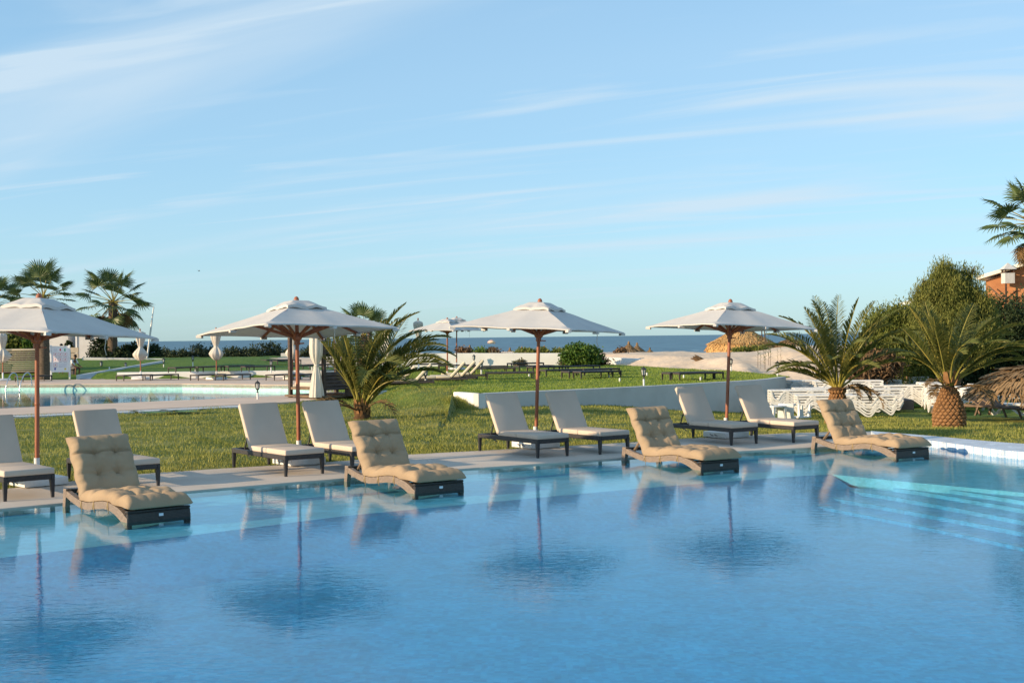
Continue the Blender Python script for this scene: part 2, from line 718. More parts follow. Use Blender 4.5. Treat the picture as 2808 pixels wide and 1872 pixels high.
m_rattan = weave_mat('charcoal_rattan', (0.043, 0.040, 0.042), (0.070, 0.064, 0.062), 40, 30, 0.45, 0.5)
m_legs = M('charcoal_leg', (0.026, 0.025, 0.028), (0.038, 0.036, 0.038), 9.0, 0.42, 0.0, None, 0.45)
m_rattan_tan = weave_mat('brown_grey_rattan', (0.40, 0.30, 0.225), (0.27, 0.20, 0.155), 38, 36, 0.5, 0.8)
m_rattan_mid = weave_mat('grey_brown_rattan', (0.085, 0.068, 0.058), (0.052, 0.044, 0.040), 40, 30, 0.5, 0.5)
m_tagw = M('white_tag', (0.75, 0.77, 0.8), None, rough=0.4)
m_deck = M('pale_deck_stone', (0.63, 0.54, 0.45), (0.55, 0.47, 0.39), 1.1, 0.75, 0.12, 40.0, 0.25, detail=8)
m_deck2 = M('pink_deck_stone', (0.68, 0.52, 0.40), (0.60, 0.46, 0.35), 0.9, 0.8, 0.1, 30.0, 0.25, detail=8)
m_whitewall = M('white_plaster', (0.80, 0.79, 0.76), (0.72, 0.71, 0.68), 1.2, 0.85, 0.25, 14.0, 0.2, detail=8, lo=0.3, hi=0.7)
m_whitewall_shade = M('shaded_white_plaster', (0.60, 0.585, 0.56), (0.50, 0.485, 0.46), 0.9, 0.9, 0.3, 12.0, 0.2, detail=9, lo=0.45, hi=0.75)  # darker copy of the plaster for walls in shade; shade is in the colour
m_path = M('pale_path', (0.62, 0.63, 0.64), (0.55, 0.56, 0.57), 1.0, 0.85, 0.1, 20.0)
m_sand = M('beach_sand', (0.72, 0.57, 0.42), (0.64, 0.50, 0.365), 0.5, 0.95, 1.0, 1.7, 0.1, detail=9, bdist=0.09)
m_lawn = grass_mat('lawn_soil_and_grass', (0.075, 0.105, 0.015), (0.155, 0.18, 0.03), (0.30, 0.275, 0.08), 0.45, 0.56, ((0.075, 0.14, 0.018), (0.135, 0.21, 0.03)))
m_lawn2 = grass_mat('far_lawn_grass', (0.075, 0.14, 0.018), (0.135, 0.21, 0.03), (0.24, 0.25, 0.07), 0.22, 0.62)
m_blade = M('grass_blade', (0.14, 0.18, 0.022), (0.46, 0.42, 0.12), 0.6, 0.6, spec=0.2, lo=0.3, hi=0.7, translucent=0.25, island=0.6)
m_blade2 = M('far_grass_blade', (0.13, 0.22, 0.022), (0.34, 0.38, 0.08), 0.5, 0.6, spec=0.2, lo=0.3, hi=0.7, translucent=0.25, island=0.5)
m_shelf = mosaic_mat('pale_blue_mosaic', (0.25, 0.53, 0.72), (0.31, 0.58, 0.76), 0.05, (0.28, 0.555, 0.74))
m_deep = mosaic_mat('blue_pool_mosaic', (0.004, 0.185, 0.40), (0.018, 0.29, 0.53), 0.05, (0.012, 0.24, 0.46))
def mixc(a, b, t):
    return tuple(x + (y - x) * t for x, y in zip(a, b))


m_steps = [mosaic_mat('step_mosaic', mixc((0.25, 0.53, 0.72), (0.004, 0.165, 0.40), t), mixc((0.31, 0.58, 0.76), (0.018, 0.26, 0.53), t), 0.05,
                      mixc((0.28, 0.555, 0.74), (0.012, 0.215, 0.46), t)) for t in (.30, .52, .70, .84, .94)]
m_poolwall = mosaic_mat('pool_wall_mosaic', (0.02, 0.22, 0.44), (0.05, 0.30, 0.54), 0.05, (0.03, 0.26, 0.5))
m_nosing = mosaic_mat('white_step_mosaic', (0.06, 0.30, 0.50), (0.10, 0.36, 0.56), 0.05, (0.08, 0.33, 0.53))
m_rim = mosaic_mat('white_rim_mosaic', (0.74, 0.76, 0.78), (0.80, 0.81, 0.82), 0.06, (0.36, 0.50, 0.68), gsize=0.16)
m_turq = mosaic_mat('turquoise_mosaic', (0.30, 0.66, 0.58), (0.42, 0.74, 0.66), 0.05, (0.5, 0.7, 0.65))
m_water = water_mat('pool_water', (0.62, 0.95, 0.99), 6.0, 0.12, 0.0115, (0.75, 1.5, 1), fine=0.45)
m_water2 = water_mat('far_pool_water', (0.70, 0.93, 0.97), 2.2, 0.09, 0.03, (0.8, 1.5, 1))
m_plastic = M('white_plastic', (0.78, 0.77, 0.74), (0.66, 0.64, 0.60), 2.5, 0.45, 0.0, None, 0.4, detail=7)
m_thatch = M('straw_thatch', (0.74, 0.46, 0.19), (0.48, 0.28, 0.11), 3.0, 0.9, 0.8, 30.0, 0.1, stretch=(1, 1, 0.25), island=0.6)
m_thatch_dark = M('old_brown_thatch', (0.36, 0.235, 0.12), (0.19, 0.125, 0.07), 3.0, 0.9, 0.8, 30.0, 0.1, island=0.6)
m_rachis = M('palm_rachis', (0.36, 0.28, 0.06), (0.22, 0.22, 0.05), 2.0, 0.5, spec=0.4)
m_leaflet = M('date_palm_leaflet', (0.075, 0.105, 0.024), (0.215, 0.205, 0.06), 1.5, 0.55, spec=0.18, translucent=0.28, island=0.6)
m_fan = M('fan_palm_leaf', (0.055, 0.105, 0.034), (0.13, 0.165, 0.06), 1.5, 0.45, spec=0.4, translucent=0.2, island=0.5)
m_fan_dead = M('dry_fan_palm_leaf', (0.22, 0.135, 0.06), (0.13, 0.085, 0.04), 2.0, 0.8, spec=0.15, translucent=0.1, island=0.5)
m_bark = M('palm_bark', (0.17, 0.125, 0.09), (0.09, 0.068, 0.052), 7.0, 0.9, 0.8, 18.0, 0.1, stretch=(1, 1, 3))
m_leafbase = M('palm_leaf_base', (0.30, 0.155, 0.065), (0.19, 0.095, 0.042), 6.0, 0.8, 0.4, 30.0, 0.2, island=0.0)
m_fibre = M('palm_trunk_core', (0.075, 0.042, 0.024), (0.12, 0.07, 0.036), 9.0, 0.95, 0.8, 40.0, 0.1)
m_bush = M('bush_leaf', (0.085, 0.125, 0.025), (0.24, 0.25, 0.06), 1.0, 0.6, spec=0.15, translucent=0.32, island=0.6)
m_tamarisk = M('tamarisk_leaf', (0.10, 0.135, 0.032), (0.31, 0.30, 0.085), 0.8, 0.7, spec=0.1, translucent=0.35, island=0.6)
m_bushbright = M('bright_bush_leaf', (0.06, 0.135, 0.018), (0.13, 0.19, 0.035), 1.0, 0.5, spec=0.3, translucent=0.25, island=0.6)
m_hedge = M('dark_shrub_leaf', (0.022, 0.042, 0.018), (0.05, 0.072, 0.028), 1.0, 0.6, spec=0.2, translucent=0.15, island=0.6)
m_seashrub = M('grey_green_shrub_leaf', (0.035, 0.055, 0.028), (0.075, 0.09, 0.045), 1.0, 0.7, spec=0.2, translucent=0.15, island=0.6)
m_twig = M('brown_twig', (0.13, 0.09, 0.06), (0.08, 0.055, 0.04), 5.0, 0.9)
m_dryleaf = M('dry_brush', (0.20, 0.12, 0.065), (0.12, 0.08, 0.045), 2.0, 0.9, spec=0.1, island=0.6)
m_agave = M('agave_leaf', (0.10, 0.13, 0.07), (0.18, 0.12, 0.07), 2.0, 0.55, spec=0.3)
m_brick = M('orange_brick', (0.42, 0.19, 0.085), (0.33, 0.14, 0.065), 1.5, 0.85, 0.4, 10.0, 0.15, stretch=(0.6, 1, 4))
m_verge = M('cream_verge', (0.76, 0.73, 0.62), (0.68, 0.65, 0.55), 2.0, 0.7)
m_greybox = M('pale_grey_boards', (0.62, 0.60, 0.57), (0.50, 0.485, 0.46), 3.0, 0.7, stretch=(5, 5, 0.5))
m_skin = M('skin', (0.17, 0.085, 0.05), (0.14, 0.07, 0.042), 6.0, 0.55, spec=0.35)
m_shirt = M('white_shirt', (0.72, 0.73, 0.74), (0.66, 0.67, 0.68), 5.0, 0.85, 0.2, 14.0)
m_shorts = M('grey_shorts', (0.17, 0.165, 0.17), (0.08, 0.08, 0.09), 9.0, 0.85)
m_hair = M('black_hair', (0.012, 0.010, 0.009), None, rough=0.6)
m_red = M('red_print', (0.62, 0.06, 0.05), None, rough=0.5)
m_greenp = M('green_print', (0.05, 0.42, 0.22), None, rough=0.5)
m_blueprint = M('blue_print', (0.08, 0.10, 0.36), None, rough=0.5)
m_yellowp = M('yellow_print', (0.70, 0.55, 0.06), None, rough=0.5)
m_greyp = M('grey_print', (0.42, 0.42, 0.46), None, rough=0.5)
m_sign = M('white_sign_board', (0.80, 0.80, 0.80), (0.75, 0.75, 0.76), 3.0, 0.3, spec=0.5)
m_mat_green = M('green_mat', (0.10, 0.22, 0.07), (0.13, 0.26, 0.09), 3.0, 0.8)
m_beige = M('beige_pad', (0.50, 0.43, 0.33), (0.42, 0.36, 0.28), 3.0, 0.85)
m_beige2 = M('grey_beige_slab', (0.33, 0.29, 0.23), (0.27, 0.235, 0.19), 3.0, 0.8)
m_pinkf = M('pink_float', (0.70, 0.32, 0.36), (0.75, 0.6, 0.35), 0.4, 0.5)
m_bird = M('bird_feather', (0.12, 0.12, 0.12), (0.3, 0.3, 0.3), 8.0, 0.8)
m_cord = M('white_cord', (0.7, 0.7, 0.7), None, rough=0.7)
m_greycloth = M('grey_sling_fabric', (0.13, 0.115, 0.11), (0.10, 0.09, 0.088), 4.0, 0.8)


def sea_mat():
    m = bpy.data.materials.new('sea_water')
    m.use_nodes = True
    N, L = m.node_tree.nodes, m.node_tree.links
    b = N['Principled BSDF']
    b.inputs['Roughness'].default_value = 0.35
    b.inputs['Specular IOR Level'].default_value = 0.10
    tc = N.new('ShaderNodeTexCoord')

    def nz(sc, st, det=4):
        mp = N.new('ShaderNodeMapping')
        mp.inputs['Scale'].default_value = st
        L.new(tc.outputs['Object'], mp.inputs[0])
        n = N.new('ShaderNodeTexNoise')
        n.inputs['Scale'].default_value = sc
        n.inputs['Detail'].default_value = det
        L.new(mp.outputs[0], n.inputs['Vector'])
        return n.outputs[0]
    mr = N.new('ShaderNodeMapRange')
    mr.inputs['From Min'].default_value = 0.38
    mr.inputs['From Max'].default_value = 0.64
    L.new(nz(0.6, (0.22, 0.035, 1), 8), mr.inputs['Value'])
    m1 = N.new('ShaderNodeMix')
    m1.data_type = 'RGBA'
    m1.inputs[6].default_value = (0.018, 0.070, 0.110, 1)
    m1.inputs[7].default_value = (0.050, 0.135, 0.185, 1)
    L.new(mr.outputs[0], m1.inputs[0])
    m2 = N.new('ShaderNodeMix')
    m2.data_type = 'RGBA'
    L.new(m1.outputs[2], m2.inputs[6])
    m2.inputs[7].default_value = (0.6, 0.64, 0.66, 1)
    r2 = N.new('ShaderNodeMapRange')
    r2.inputs['From Min'].default_value = 0.70
    r2.inputs['From Max'].default_value = 0.80
    L.new(nz(0.5, (0.35, 0.05, 1), 5), r2.inputs['Value'])
    L.new(r2.outputs[0], m2.inputs[0])
    L.new(m2.outputs[2], b.inputs['Base Color'])
    bp = N.new('ShaderNodeBump')
    bp.inputs['Strength'].default_value = 0.8
    bp.inputs['Distance'].default_value = 0.6
    L.new(nz(0.35, (0.5, 0.35, 1), 6), bp.inputs['Height'])
    L.new(bp.outputs[0], b.inputs['Normal'])
    return m


m_sea = sea_mat()


# ------------------------------------------------------------------ setting: shapes in plan
def flat_poly(name, outer, mat, z=None, holes=(), thick=0.0, kind='structure', parent=None):
    """a level sheet with outline OUTER (and holes), THICK metres of side below it"""
    rings = [outer] + list(holes)
    rings = [[Vector((p[0], p[1], p[2] if z is None else z)) for p in r] for r in rings]
    tri = tessellate_polygon(rings)
    v = [p for r in rings for p in r]
    mb = MB()
    mb.add(v, [tuple(t) for t in tri])
    if thick:
        for r in rings:
            n = len(r)
            vv = r + [p - Vector((0, 0, thick)) for p in r]
            mb.add(vv, [(i, (i + 1) % n, (i + 1) % n + n, i + n) for i in range(n)])
    me = mb.mesh(name, mat)
    up = sum((p.normal.z * p.area for p in me.polygons if abs(p.normal.z) > .5))
    if up < 0:
        me.flip_normals()
    o = link(name, me, parent)
    if kind:
        tag(o, kind=kind)
    return o


def smooth_line(pts, n=6):
    """Catmull-Rom through 3-D points"""
    P = [Vector(p) for p in pts]
    P = [P[0] * 2 - P[1]] + P + [P[-1] * 2 - P[-2]]
    out = []
    for i in range(1, len(P) - 2):
        for k in range(n):
            t = k / n
            a, b, c, d = P[i - 1], P[i], P[i + 1], P[i + 2]
            out.append(0.5 * ((2 * b) + (c - a) * t + (2 * a - 5 * b + 4 * c - d) * t * t + (3 * b - a - 3 * c + d) * t ** 3))
    out.append(P[-2])
    return out


WATER_Z = -0.02
SHELF_Z = -0.10
back_px = [(0, 1341), (168, 1322), (383, 1299), (600, 1284.5), (966, 1261), (1115, 1246), (1300, 1236), (1409, 1230),
           (1554, 1222), (1744, 1211), (1878, 1202), (2161, 1187), (2388, 1182)]
deck_back = [hit(x, y, 0) for x, y in back_px]
e = (deck_back[0] - deck_back[2]).normalized()
deck_back = [deck_back[0] + e * 8] + deck_back
front_px = [(0, 1394), (161, 1379), (495, 1347), (793, 1322), (897, 1314), (1267, 1284.5), (1367, 1278), (1718, 1254),
            (2027, 1236), (2240, 1225), (2420, 1216)]
deck_front = [hit(x, y, 0) for x, y in front_px]
e = (deck_front[0] - deck_front[2]).normalized()
deck_front = [deck_front[0] + e * 8] + deck_front
RIM_Z = 0.10
rim_out = [hit(2388, 1181, RIM_Z), hit(2550, 1194, RIM_Z), hit(2808, 1216, RIM_Z)]
rim_out += [Vector((11.0, 21.0, RIM_Z)), Vector((12.4, 17.5, RIM_Z)), Vector((13.2, 13.0, RIM_Z)), Vector((13.0, 7.0, RIM_Z))]
rim_in = [hit(2400, 1191, RIM_Z), hit(2550, 1207, RIM_Z), hit(2808, 1239, RIM_Z)]
rim_in += [Vector((10.25, 20.6, RIM_Z)), Vector((11.7, 17.2, RIM_Z)), Vector((12.5, 13.0, RIM_Z)), Vector((12.3, 7.0, RIM_Z))]
rim_out_s, rim_in_s = smooth_line(rim_out), smooth_line(rim_in)
flat_poly('pool_deck', smooth_line(deck_back, 4) + smooth_line(deck_front, 4)[::-1], m_deck, 0.0, thick=0.5)
flat_poly('pool_rim', rim_out_s + rim_in_s[::-1], m_rim, RIM_Z, thick=0.125)
mb = MB()
mb.grid([[(p.x + .004, p.y, RIM_Z - .124), (p.x + .004, p.y, -.8)] for p in rim_in_s])
tag(mb.build('rim_wall', m_poolwall), kind='structure')

# terrace the photographer stands on, out of the frame
flat_poly('near_terrace', [Vector(p) for p in ((-30, -12, 0), (14, -12, 0), (14, 4.0, 0), (-30, 4.0, 0))], m_deck, 0.0, thick=0.6)

# ---- water and basin
water_edge = [p + Vector((0, 0.35, 0)) for p in smooth_line(deck_front, 4)]
rim_mid = [(a + b) / 2 for a, b in zip(rim_out_s, rim_in_s)]
pool_outline = water_edge + rim_mid + [Vector((13.0, 3.6, 0)), Vector((-30, 3.6, 0))]
flat_poly('pool_water', pool_outline, m_water, WATER_Z)
shelf_px = [(0, 1529), (524, 1467), (952, 1413), (1399, 1371), (1759, 1338), (2041, 1316), (2200, 1304), (2280, 1300)]
shelf_edge = [hit(x, y, SHELF_Z) for x, y in shelf_px]
shelf_edge = [shelf_edge[0] + (shelf_edge[0] - shelf_edge[1]).normalized() * 9] + shelf_edge
slope_in = [p + Vector((0.35, -1.5, SHELF_Z * 0 - 0.34)) for p in shelf_edge]
mb = MB()
mb.grid([[a + Vector((0, 0, -.002)), b] for a, b in zip(shelf_edge, slope_in)])
tag(mb.build('pool_slope', m_deep), kind='structure')
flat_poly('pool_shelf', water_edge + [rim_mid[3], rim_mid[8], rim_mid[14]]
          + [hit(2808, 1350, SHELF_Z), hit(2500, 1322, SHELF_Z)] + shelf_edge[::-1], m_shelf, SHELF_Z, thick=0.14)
flat_poly('pool_floor', [Vector(p) for p in ((-32, 3.5, 0), (15, 3.5, 0), (15, 32, 0), (-32, 32, 0))], m_deep, -0.42)
mb = MB()
mb.box((-8, 3.75, -0.55), (46, 0.3, 1.1))
mb.box((13.2, 12, -0.6), (0.2, 17, 1.0))
tag(mb.build('pool_wall', m_deep), kind='structure')
step_px = [[(2260, 1303), (2500, 1328), (2808, 1373), (3100, 1428)],
           [(2225, 1311), (2500, 1344), (2808, 1396), (3100, 1455)],
           [(2180, 1324), (2450, 1362), (2808, 1428), (3060, 1482)],
           [(2100, 1336), (2400, 1384), (2808, 1459), (3020, 1505)],
           [(2040, 1350), (2330, 1403), (2665, 1470), (2900, 1522)]]
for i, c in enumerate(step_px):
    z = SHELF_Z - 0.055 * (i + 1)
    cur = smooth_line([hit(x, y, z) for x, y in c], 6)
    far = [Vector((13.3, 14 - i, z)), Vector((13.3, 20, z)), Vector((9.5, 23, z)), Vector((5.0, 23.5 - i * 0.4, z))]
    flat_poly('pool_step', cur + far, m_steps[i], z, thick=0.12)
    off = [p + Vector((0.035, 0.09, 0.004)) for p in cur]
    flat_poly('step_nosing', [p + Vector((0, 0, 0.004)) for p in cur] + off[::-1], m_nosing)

# ---- terrain
wall_px = [(1252, 1078), (1312, 1082), (1430, 1076.5), (1600, 1069.5), (1797, 1060), (1955, 1051), (2060, 1045), (2108, 1041),
           (2155, 1034.7)]
UP = 0.40
WALL = [hit(x, y, UP) for x, y in wall_px]
WX = [(p.x, p.y) for p in WALL]
SANDB = [(-40, 79.0), (5.0, 79.0), (8.3, 65.0), (10.25, 59.5), (10.9, 53.0), (11.6, 53.0), (14, 54), (40, 56)]


def nz3(x, y, s, seed=0.0):
    return noise.noise(Vector((x * s, y * s, seed)))


def X_ret(Y):
    """x of the end wall's sunlit face at depth Y"""
    a, b = WALL[0], WALL[1]
    return a.x + (b.x - a.x) * (Y - a.y) / (b.y - a.y)


def low_ground(X, Y):
    fall = -0.66 * sstep((X - 1) / 8) * sstep((Y - 24) / 20)
    if X < -1.0:
        ys = interp(X, [(-9, 70.6), (-8, 50), (-6, 45.5), (-4.2, 40.5), (-3.0, 37.6), (0, 37.5)]) if X > -9 else (70.6 if X > -23.6 else 72.6)
        ye = interp(X, [(-9, 71.0), (-8, 60), (-6, 56), (-4.2, 46.5), (-3.0, 41.2), (-2.2, 39.6), (0, 39.3)]) if X > -9 else (71.0 if X > -23.6 else 79.0)
        up = UP * sstep((Y - ys) / (ye - ys))
        up *= sstep((min(max(X_ret(Y), -1.72), -1.0) - X + .14) / .14)
        if X < -12:
            up += 0.5 * sstep((Y - 72) / 13) * sstep((-12 - X) / 6)
        return up + fall
    return fall


def sand_h(X, Y):
    yb = interp(X, SANDB)
    base = 0.32 if X < 10.7 else interp(X, [(10.7, 0.30), (11.6, -0.3), (13, -0.6)]) if X < 13 else -0.6
    crest = interp(X, [(-60, 0.55), (-8, 0.85), (0, 1.0), (6, 0.98), (10, 0.86), (16.5, 0.84), (20, 1.2), (60, 1.3)])
    t = (Y - yb) / 13.0
    z = base + (crest - base) * sstep(t)
    dx, dy = X - 14.2, Y - 62
    z += 0.72 * math.exp(-(dx * dx) / (1.5 if dx < 0 else 9.0) - dy * dy / 30.0)
    z -= (crest + 2.6) * sstep((Y - 88) / 75)
    z += 0.14 * nz3(X, Y, 0.22, 3) + 0.10 * nz3(X, Y, 0.6, 5) + 0.05 * nz3(X, Y, 1.5, 8)
    return z if t > 0 else z - 0.5 * sstep(-t * 6)


DB = [(p.x, p.y) for p in deck_back[1:]] + [(p.x, p.y) for p in rim_out[1:5]] + [(13.0, 12.0)]
DB.sort()


def lawn_near(X, Y):
    b = 0.045 * nz3(X, Y, 0.8, 1) + 0.030 * nz3(X, Y, 2.3, 2)
    return low_ground(X, Y) + b - 0.03


p2_in = [hit(-500, 1151, 0), hit(0, 1122.5, 0), hit(350, 1106, 0), hit(700, 1090.7, 0), hit(820, 1084, 0), hit(880, 1077, 0),
         hit(890, 1070, 0), hit(860, 1063, 0), hit(793, 1058.5, 0), hit(500, 1055, 0), hit(0, 1057, 0), hit(-500, 1063, 0)]
p2_out = [hit(-500, 1176, 0), hit(0, 1141.6, 0), hit(350, 1127, 0), hit(665, 1111.6, 0), hit(800, 1104, 0), hit(905, 1094, 0),
          hit(1020, 1086, 0)] + [Vector((-4.9, 50, 0)), Vector((-5.6, 57, 0)), Vector((-8.0, 64, 0)), Vector((-9.2, 70.6, 0)), Vector((-50, 70.6, 0)), Vector((-50, 55, 0))]
P2C = sum(p2_in, Vector()) / len(p2_in)


def cut_far_pool(X, Y, grow=0.35):
    """inside the basin of the far pool (GROW < 0: inside its deck)"""
    ring = p2_in if grow > 0 else p2_out
    c = False
    n = len(ring)
    for i in range(n):
        a, b = ring[i], ring[(i + 1) % n]
        if (a.y > Y) != (b.y > Y) and X < (b.x - a.x) * (Y - a.y) / (b.y - a.y) + a.x:
            c = not c
    return c


mb = MB()
rows = []
X = -48.0
while X < 40:
    y0 = interp(X, DB) if X < 12.9 else 4.0 + max(0, 12.9 - X)
    if X > 12.9:
        y0 = 6.0
    y1 = 96.0 if X < -1.7 else 60.0
    r = []
    n = 130
    for k in range(n + 1):
        t = k / n
        Y = y0 + (y1 - y0) * (0.45 * t + 0.55 * t * t)
        z = lawn_near(X, Y)
        if X < -5 and 38 < Y < 72 and (cut_far_pool(X, Y) or cut_far_pool(X - .5, Y) or cut_far_pool(X + .5, Y)):
            z = -1.3
        if k == 0:
            z = -0.035
        r.append(Vector((X, Y, z)))
    rows.append(r)
    X += 0.22 if -12 < X < 13 else 0.45
mb.grid(rows, flip=True)
lawn = mb.build('lawn', m_lawn, smooth=180)
tag(lawn, kind='structure')

# the raised lawn behind the retaining wall
mb = MB()
rows = []
for i in range(64):
    X = -1.9 + 12.95 * i / 63
    ya = interp(X, WX[1:]) + 0.12 if X > WX[1][0] else interp(X, WX[:2]) + 0.12
    yb = min(interp(X, SANDB) + 1.0, 80)
    rows.append([Vector((X, ya + (max(yb, ya + .5) - ya) * k / 60,
                         UP + 0.03 * nz3(X, ya + (yb - ya) * k / 60, 0.9, 4) - (0.02 if k == 0 else 0))) for k in range(61)])
mb.grid(rows, flip=True)
tag(mb.build('upper_lawn', m_lawn2, smooth=180), kind='structure')

mb = MB()
rows = []
for i in range(150):
    s = i / 149 * 2 - 1
    X = 6 + 26 * s + 110 * s ** 5
    r = []
    for k in range(150):
        t = k / 149
        Y = 46 + 42 * t + 100 * t ** 4
        r.append(Vector((X, Y, sand_h(X, Y) - (1.6 if X < 11.2 and Y < interp(X, SANDB) - 1.5 else 0))))
    rows.append(r)
mb.grid(rows, flip=True)
tag(mb.build('beach_sand', m_sand, smooth=180), kind='structure')

# earth under everything, out to the shore, and the sea
flat_poly('ground', [Vector(p) for p in ((-400, -60, 0), (400, -60, 0), (400, 170, 0), (-400, 170, 0))], m_sand, -1.75)
flat_poly('sea', [Vector(p) for p in ((-30000, 112, 0), (30000, 112, 0), (30000, 45000, 0), (-30000, 45000, 0))], m_sea, -1.55)

# ---- second pool
DECK2_Z = 0.035
ins = [Vector((p.x, p.y, DECK2_Z)) for p in p2_in]
flat_poly('far_pool_deck', p2_out, m_deck2, DECK2_Z, holes=[ins], thick=0.14)
flat_poly('far_pool_water', p2_in, m_water2, -0.25)
flat_poly('far_pool_floor', p2_in, m_deep, -1.0)
mb = MB()
n = len(p2_in)
for i in range(n):
    a, b = p2_in[i], p2_in[(i + 1) % n]
    mb.add([(a.x, a.y, DECK2_Z - .006), (b.x, b.y, DECK2_Z - .006), (b.x, b.y, -.36), (a.x, a.y, -.36)], [(0, 1, 2, 3)])
    mb.add([(a.x, a.y, -.36), (b.x, b.y, -.36), (b.x, b.y, -1.02), (a.x, a.y, -1.02)], [(0, 1, 2, 3)], 1)
tag(mb.build('far_pool_wall', [m_turq, m_poolwall]), kind='structure')
# cream lip of the far pool
mb = MB()
for i in range(6, n - 1):
    a, b = p2_in[i], p2_in[i + 1]
    d = (b - a).normalized()
    o = Vector((-d.y, d.x, 0)) * -0.30
    mb.add([(a.x, a.y, DECK2_Z + .03), (b.x, b.y, DECK2_Z + .03), (b.x + o.x, b.y + o.y, DECK2_Z + .03), (a.x + o.x, a.y + o.y, DECK2_Z + .03)],
           [(0, 1, 2, 3)])
    mb.add([(a.x, a.y, DECK2_Z + .03), (b.x, b.y, DECK2_Z + .03), (b.x, b.y, DECK2_Z - .004), (a.x, a.y, DECK2_Z - .004)], [(0, 1, 2, 3)])
tag(mb.build('far_pool_coping', m_deck2), kind='structure')

# lower step of the white strip on the near side of the far pool
o2 = [p2_out[0], p2_out[1], p2_out[2], p2_out[3]]
mb = MB()
for a, b in zip(o2, o2[1:]):
    d = (b - a).normalized()
    nrm = Vector((d.y, -d.x, 0))
    q = [a + Vector((0, 0, .0)), b, b + nrm * 0.75, a + nrm * 0.75]
    mb.add([(p.x, p.y, -0.03 + 0.045) for p in q], [(0, 1, 2, 3)])
    mb.add([(q[3].x, q[3].y, .015), (q[2].x, q[2].y, .015), (q[2].x, q[2].y, -.1), (q[3].x, q[3].y, -.1)], [(0, 1, 2, 3)])
tag(mb.build('pale_kerb_strip', m_path), kind='structure')

# round terrace of the lounging area beyond the big palm
terr = [hit(1030, 1086, .08), hit(1092, 1079, .08), hit(1156, 1062, .08), hit(1204, 1056, .08), hit(1289, 1048, .08), hit(1313, 1040, .08),
        hit(1313, 1033, .08), hit(1280, 1028, .08), hit(1180, 1029, .08), hit(1060, 1034, .08), hit(1000, 1045, .08)]
tz = [Vector((p.x, p.y, 0.30)) for p in terr]
flat_poly('round_terrace', terr, m_deck2, 0.19, thick=0.5)


def wall_strip(pts, top, bot, thick, name, mat, side=1, capmat=None):
    """a wall along PTS; TOP and BOT are numbers or functions of the point's index"""
    P = [Vector(p) for p in pts]
    nrm = []
    for i, p in enumerate(P):
        d = (P[min(i + 1, len(P) - 1)] - P[max(i - 1, 0)])
        d.z = 0
        d.normalize()
        nrm.append(Vector((-d.y, d.x, 0)) * thick * side)
    T = top if callable(top) else (lambda i: top)
    B = bot if callable(bot) else (lambda i: bot)
    rows = []
    for i, p in enumerate(P):
        q = p + nrm[i]
        c = 0.012
        rows.append([(p.x, p.y, B(i)), (p.x, p.y, T(i) - c), (p.x + nrm[i].x * .08, p.y + nrm[i].y * .08, T(i)),
                     (q.x - nrm[i].x * .08, q.y - nrm[i].y * .08, T(i)), (q.x, q.y, T(i) - c), (q.x, q.y, B(i))])
    mb = MB()
    mb.grid(rows, closed=True)
    k = len(rows[0])
    mb.f.append(tuple(range(k)))
    mb.f.append(tuple((len(P) - 1) * k + j for j in range(k)))
    mb.m += [0, 0]
    return mb.build(name, mat, smooth=30)


ret = [WALL[0]] + [WALL[1]] + smooth_line(WALL[1:], 5)[1:]
# two straight pieces meet at the corner: the short sunlit return and the long curved face
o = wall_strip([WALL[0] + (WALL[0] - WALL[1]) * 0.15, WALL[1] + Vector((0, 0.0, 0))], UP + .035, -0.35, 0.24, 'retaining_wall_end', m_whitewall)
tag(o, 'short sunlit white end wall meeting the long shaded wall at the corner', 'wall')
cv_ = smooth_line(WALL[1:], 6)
o = wall_strip(cv_, UP + .035, -1.1, 0.25, 'retaining_wall', m_whitewall_shade)
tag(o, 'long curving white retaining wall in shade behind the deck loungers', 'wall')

# back garden wall, left of the green bush, and the sand-buried piece to its right
gw = [at_y(1056, 999, 77.0), at_y(1300, 999, 77.0), at_y(1640, 998, 76.6)]
for p in gw:
    p.z = 0.3
o = wall_strip(gw, lambda i: at_y((1056, 1300, 1640)[i], (968.5, 968, 967.5)[i], 77).z, 0.2, 0.3, 'garden_wall', m_whitewall)
tag(o, 'straight sunlit white garden wall behind the agaves, with thatched beach parasols beyond it', 'wall')
gx = [(1645, 978, 76.4), (1700, 981, 76.0), (1740, 983, 75.2), (1775, 990, 74.0), (1805, 999, 72.8), (1835, 1006, 71.5), (1862, 1012, 69.5)]
pts, tops = [], []
for x, y, Y in gx:
    p = at_y(x, y, Y)
    tops.append(p.z)
    p.z = 0.25
    pts.append(p)
o = wall_strip(pts, lambda i: tops[i], 0.15, 0.3, 'garden_wall', m_whitewall)
tag(o, 'low white wall piece half buried in drifted sand, right of the green bush', 'wall')

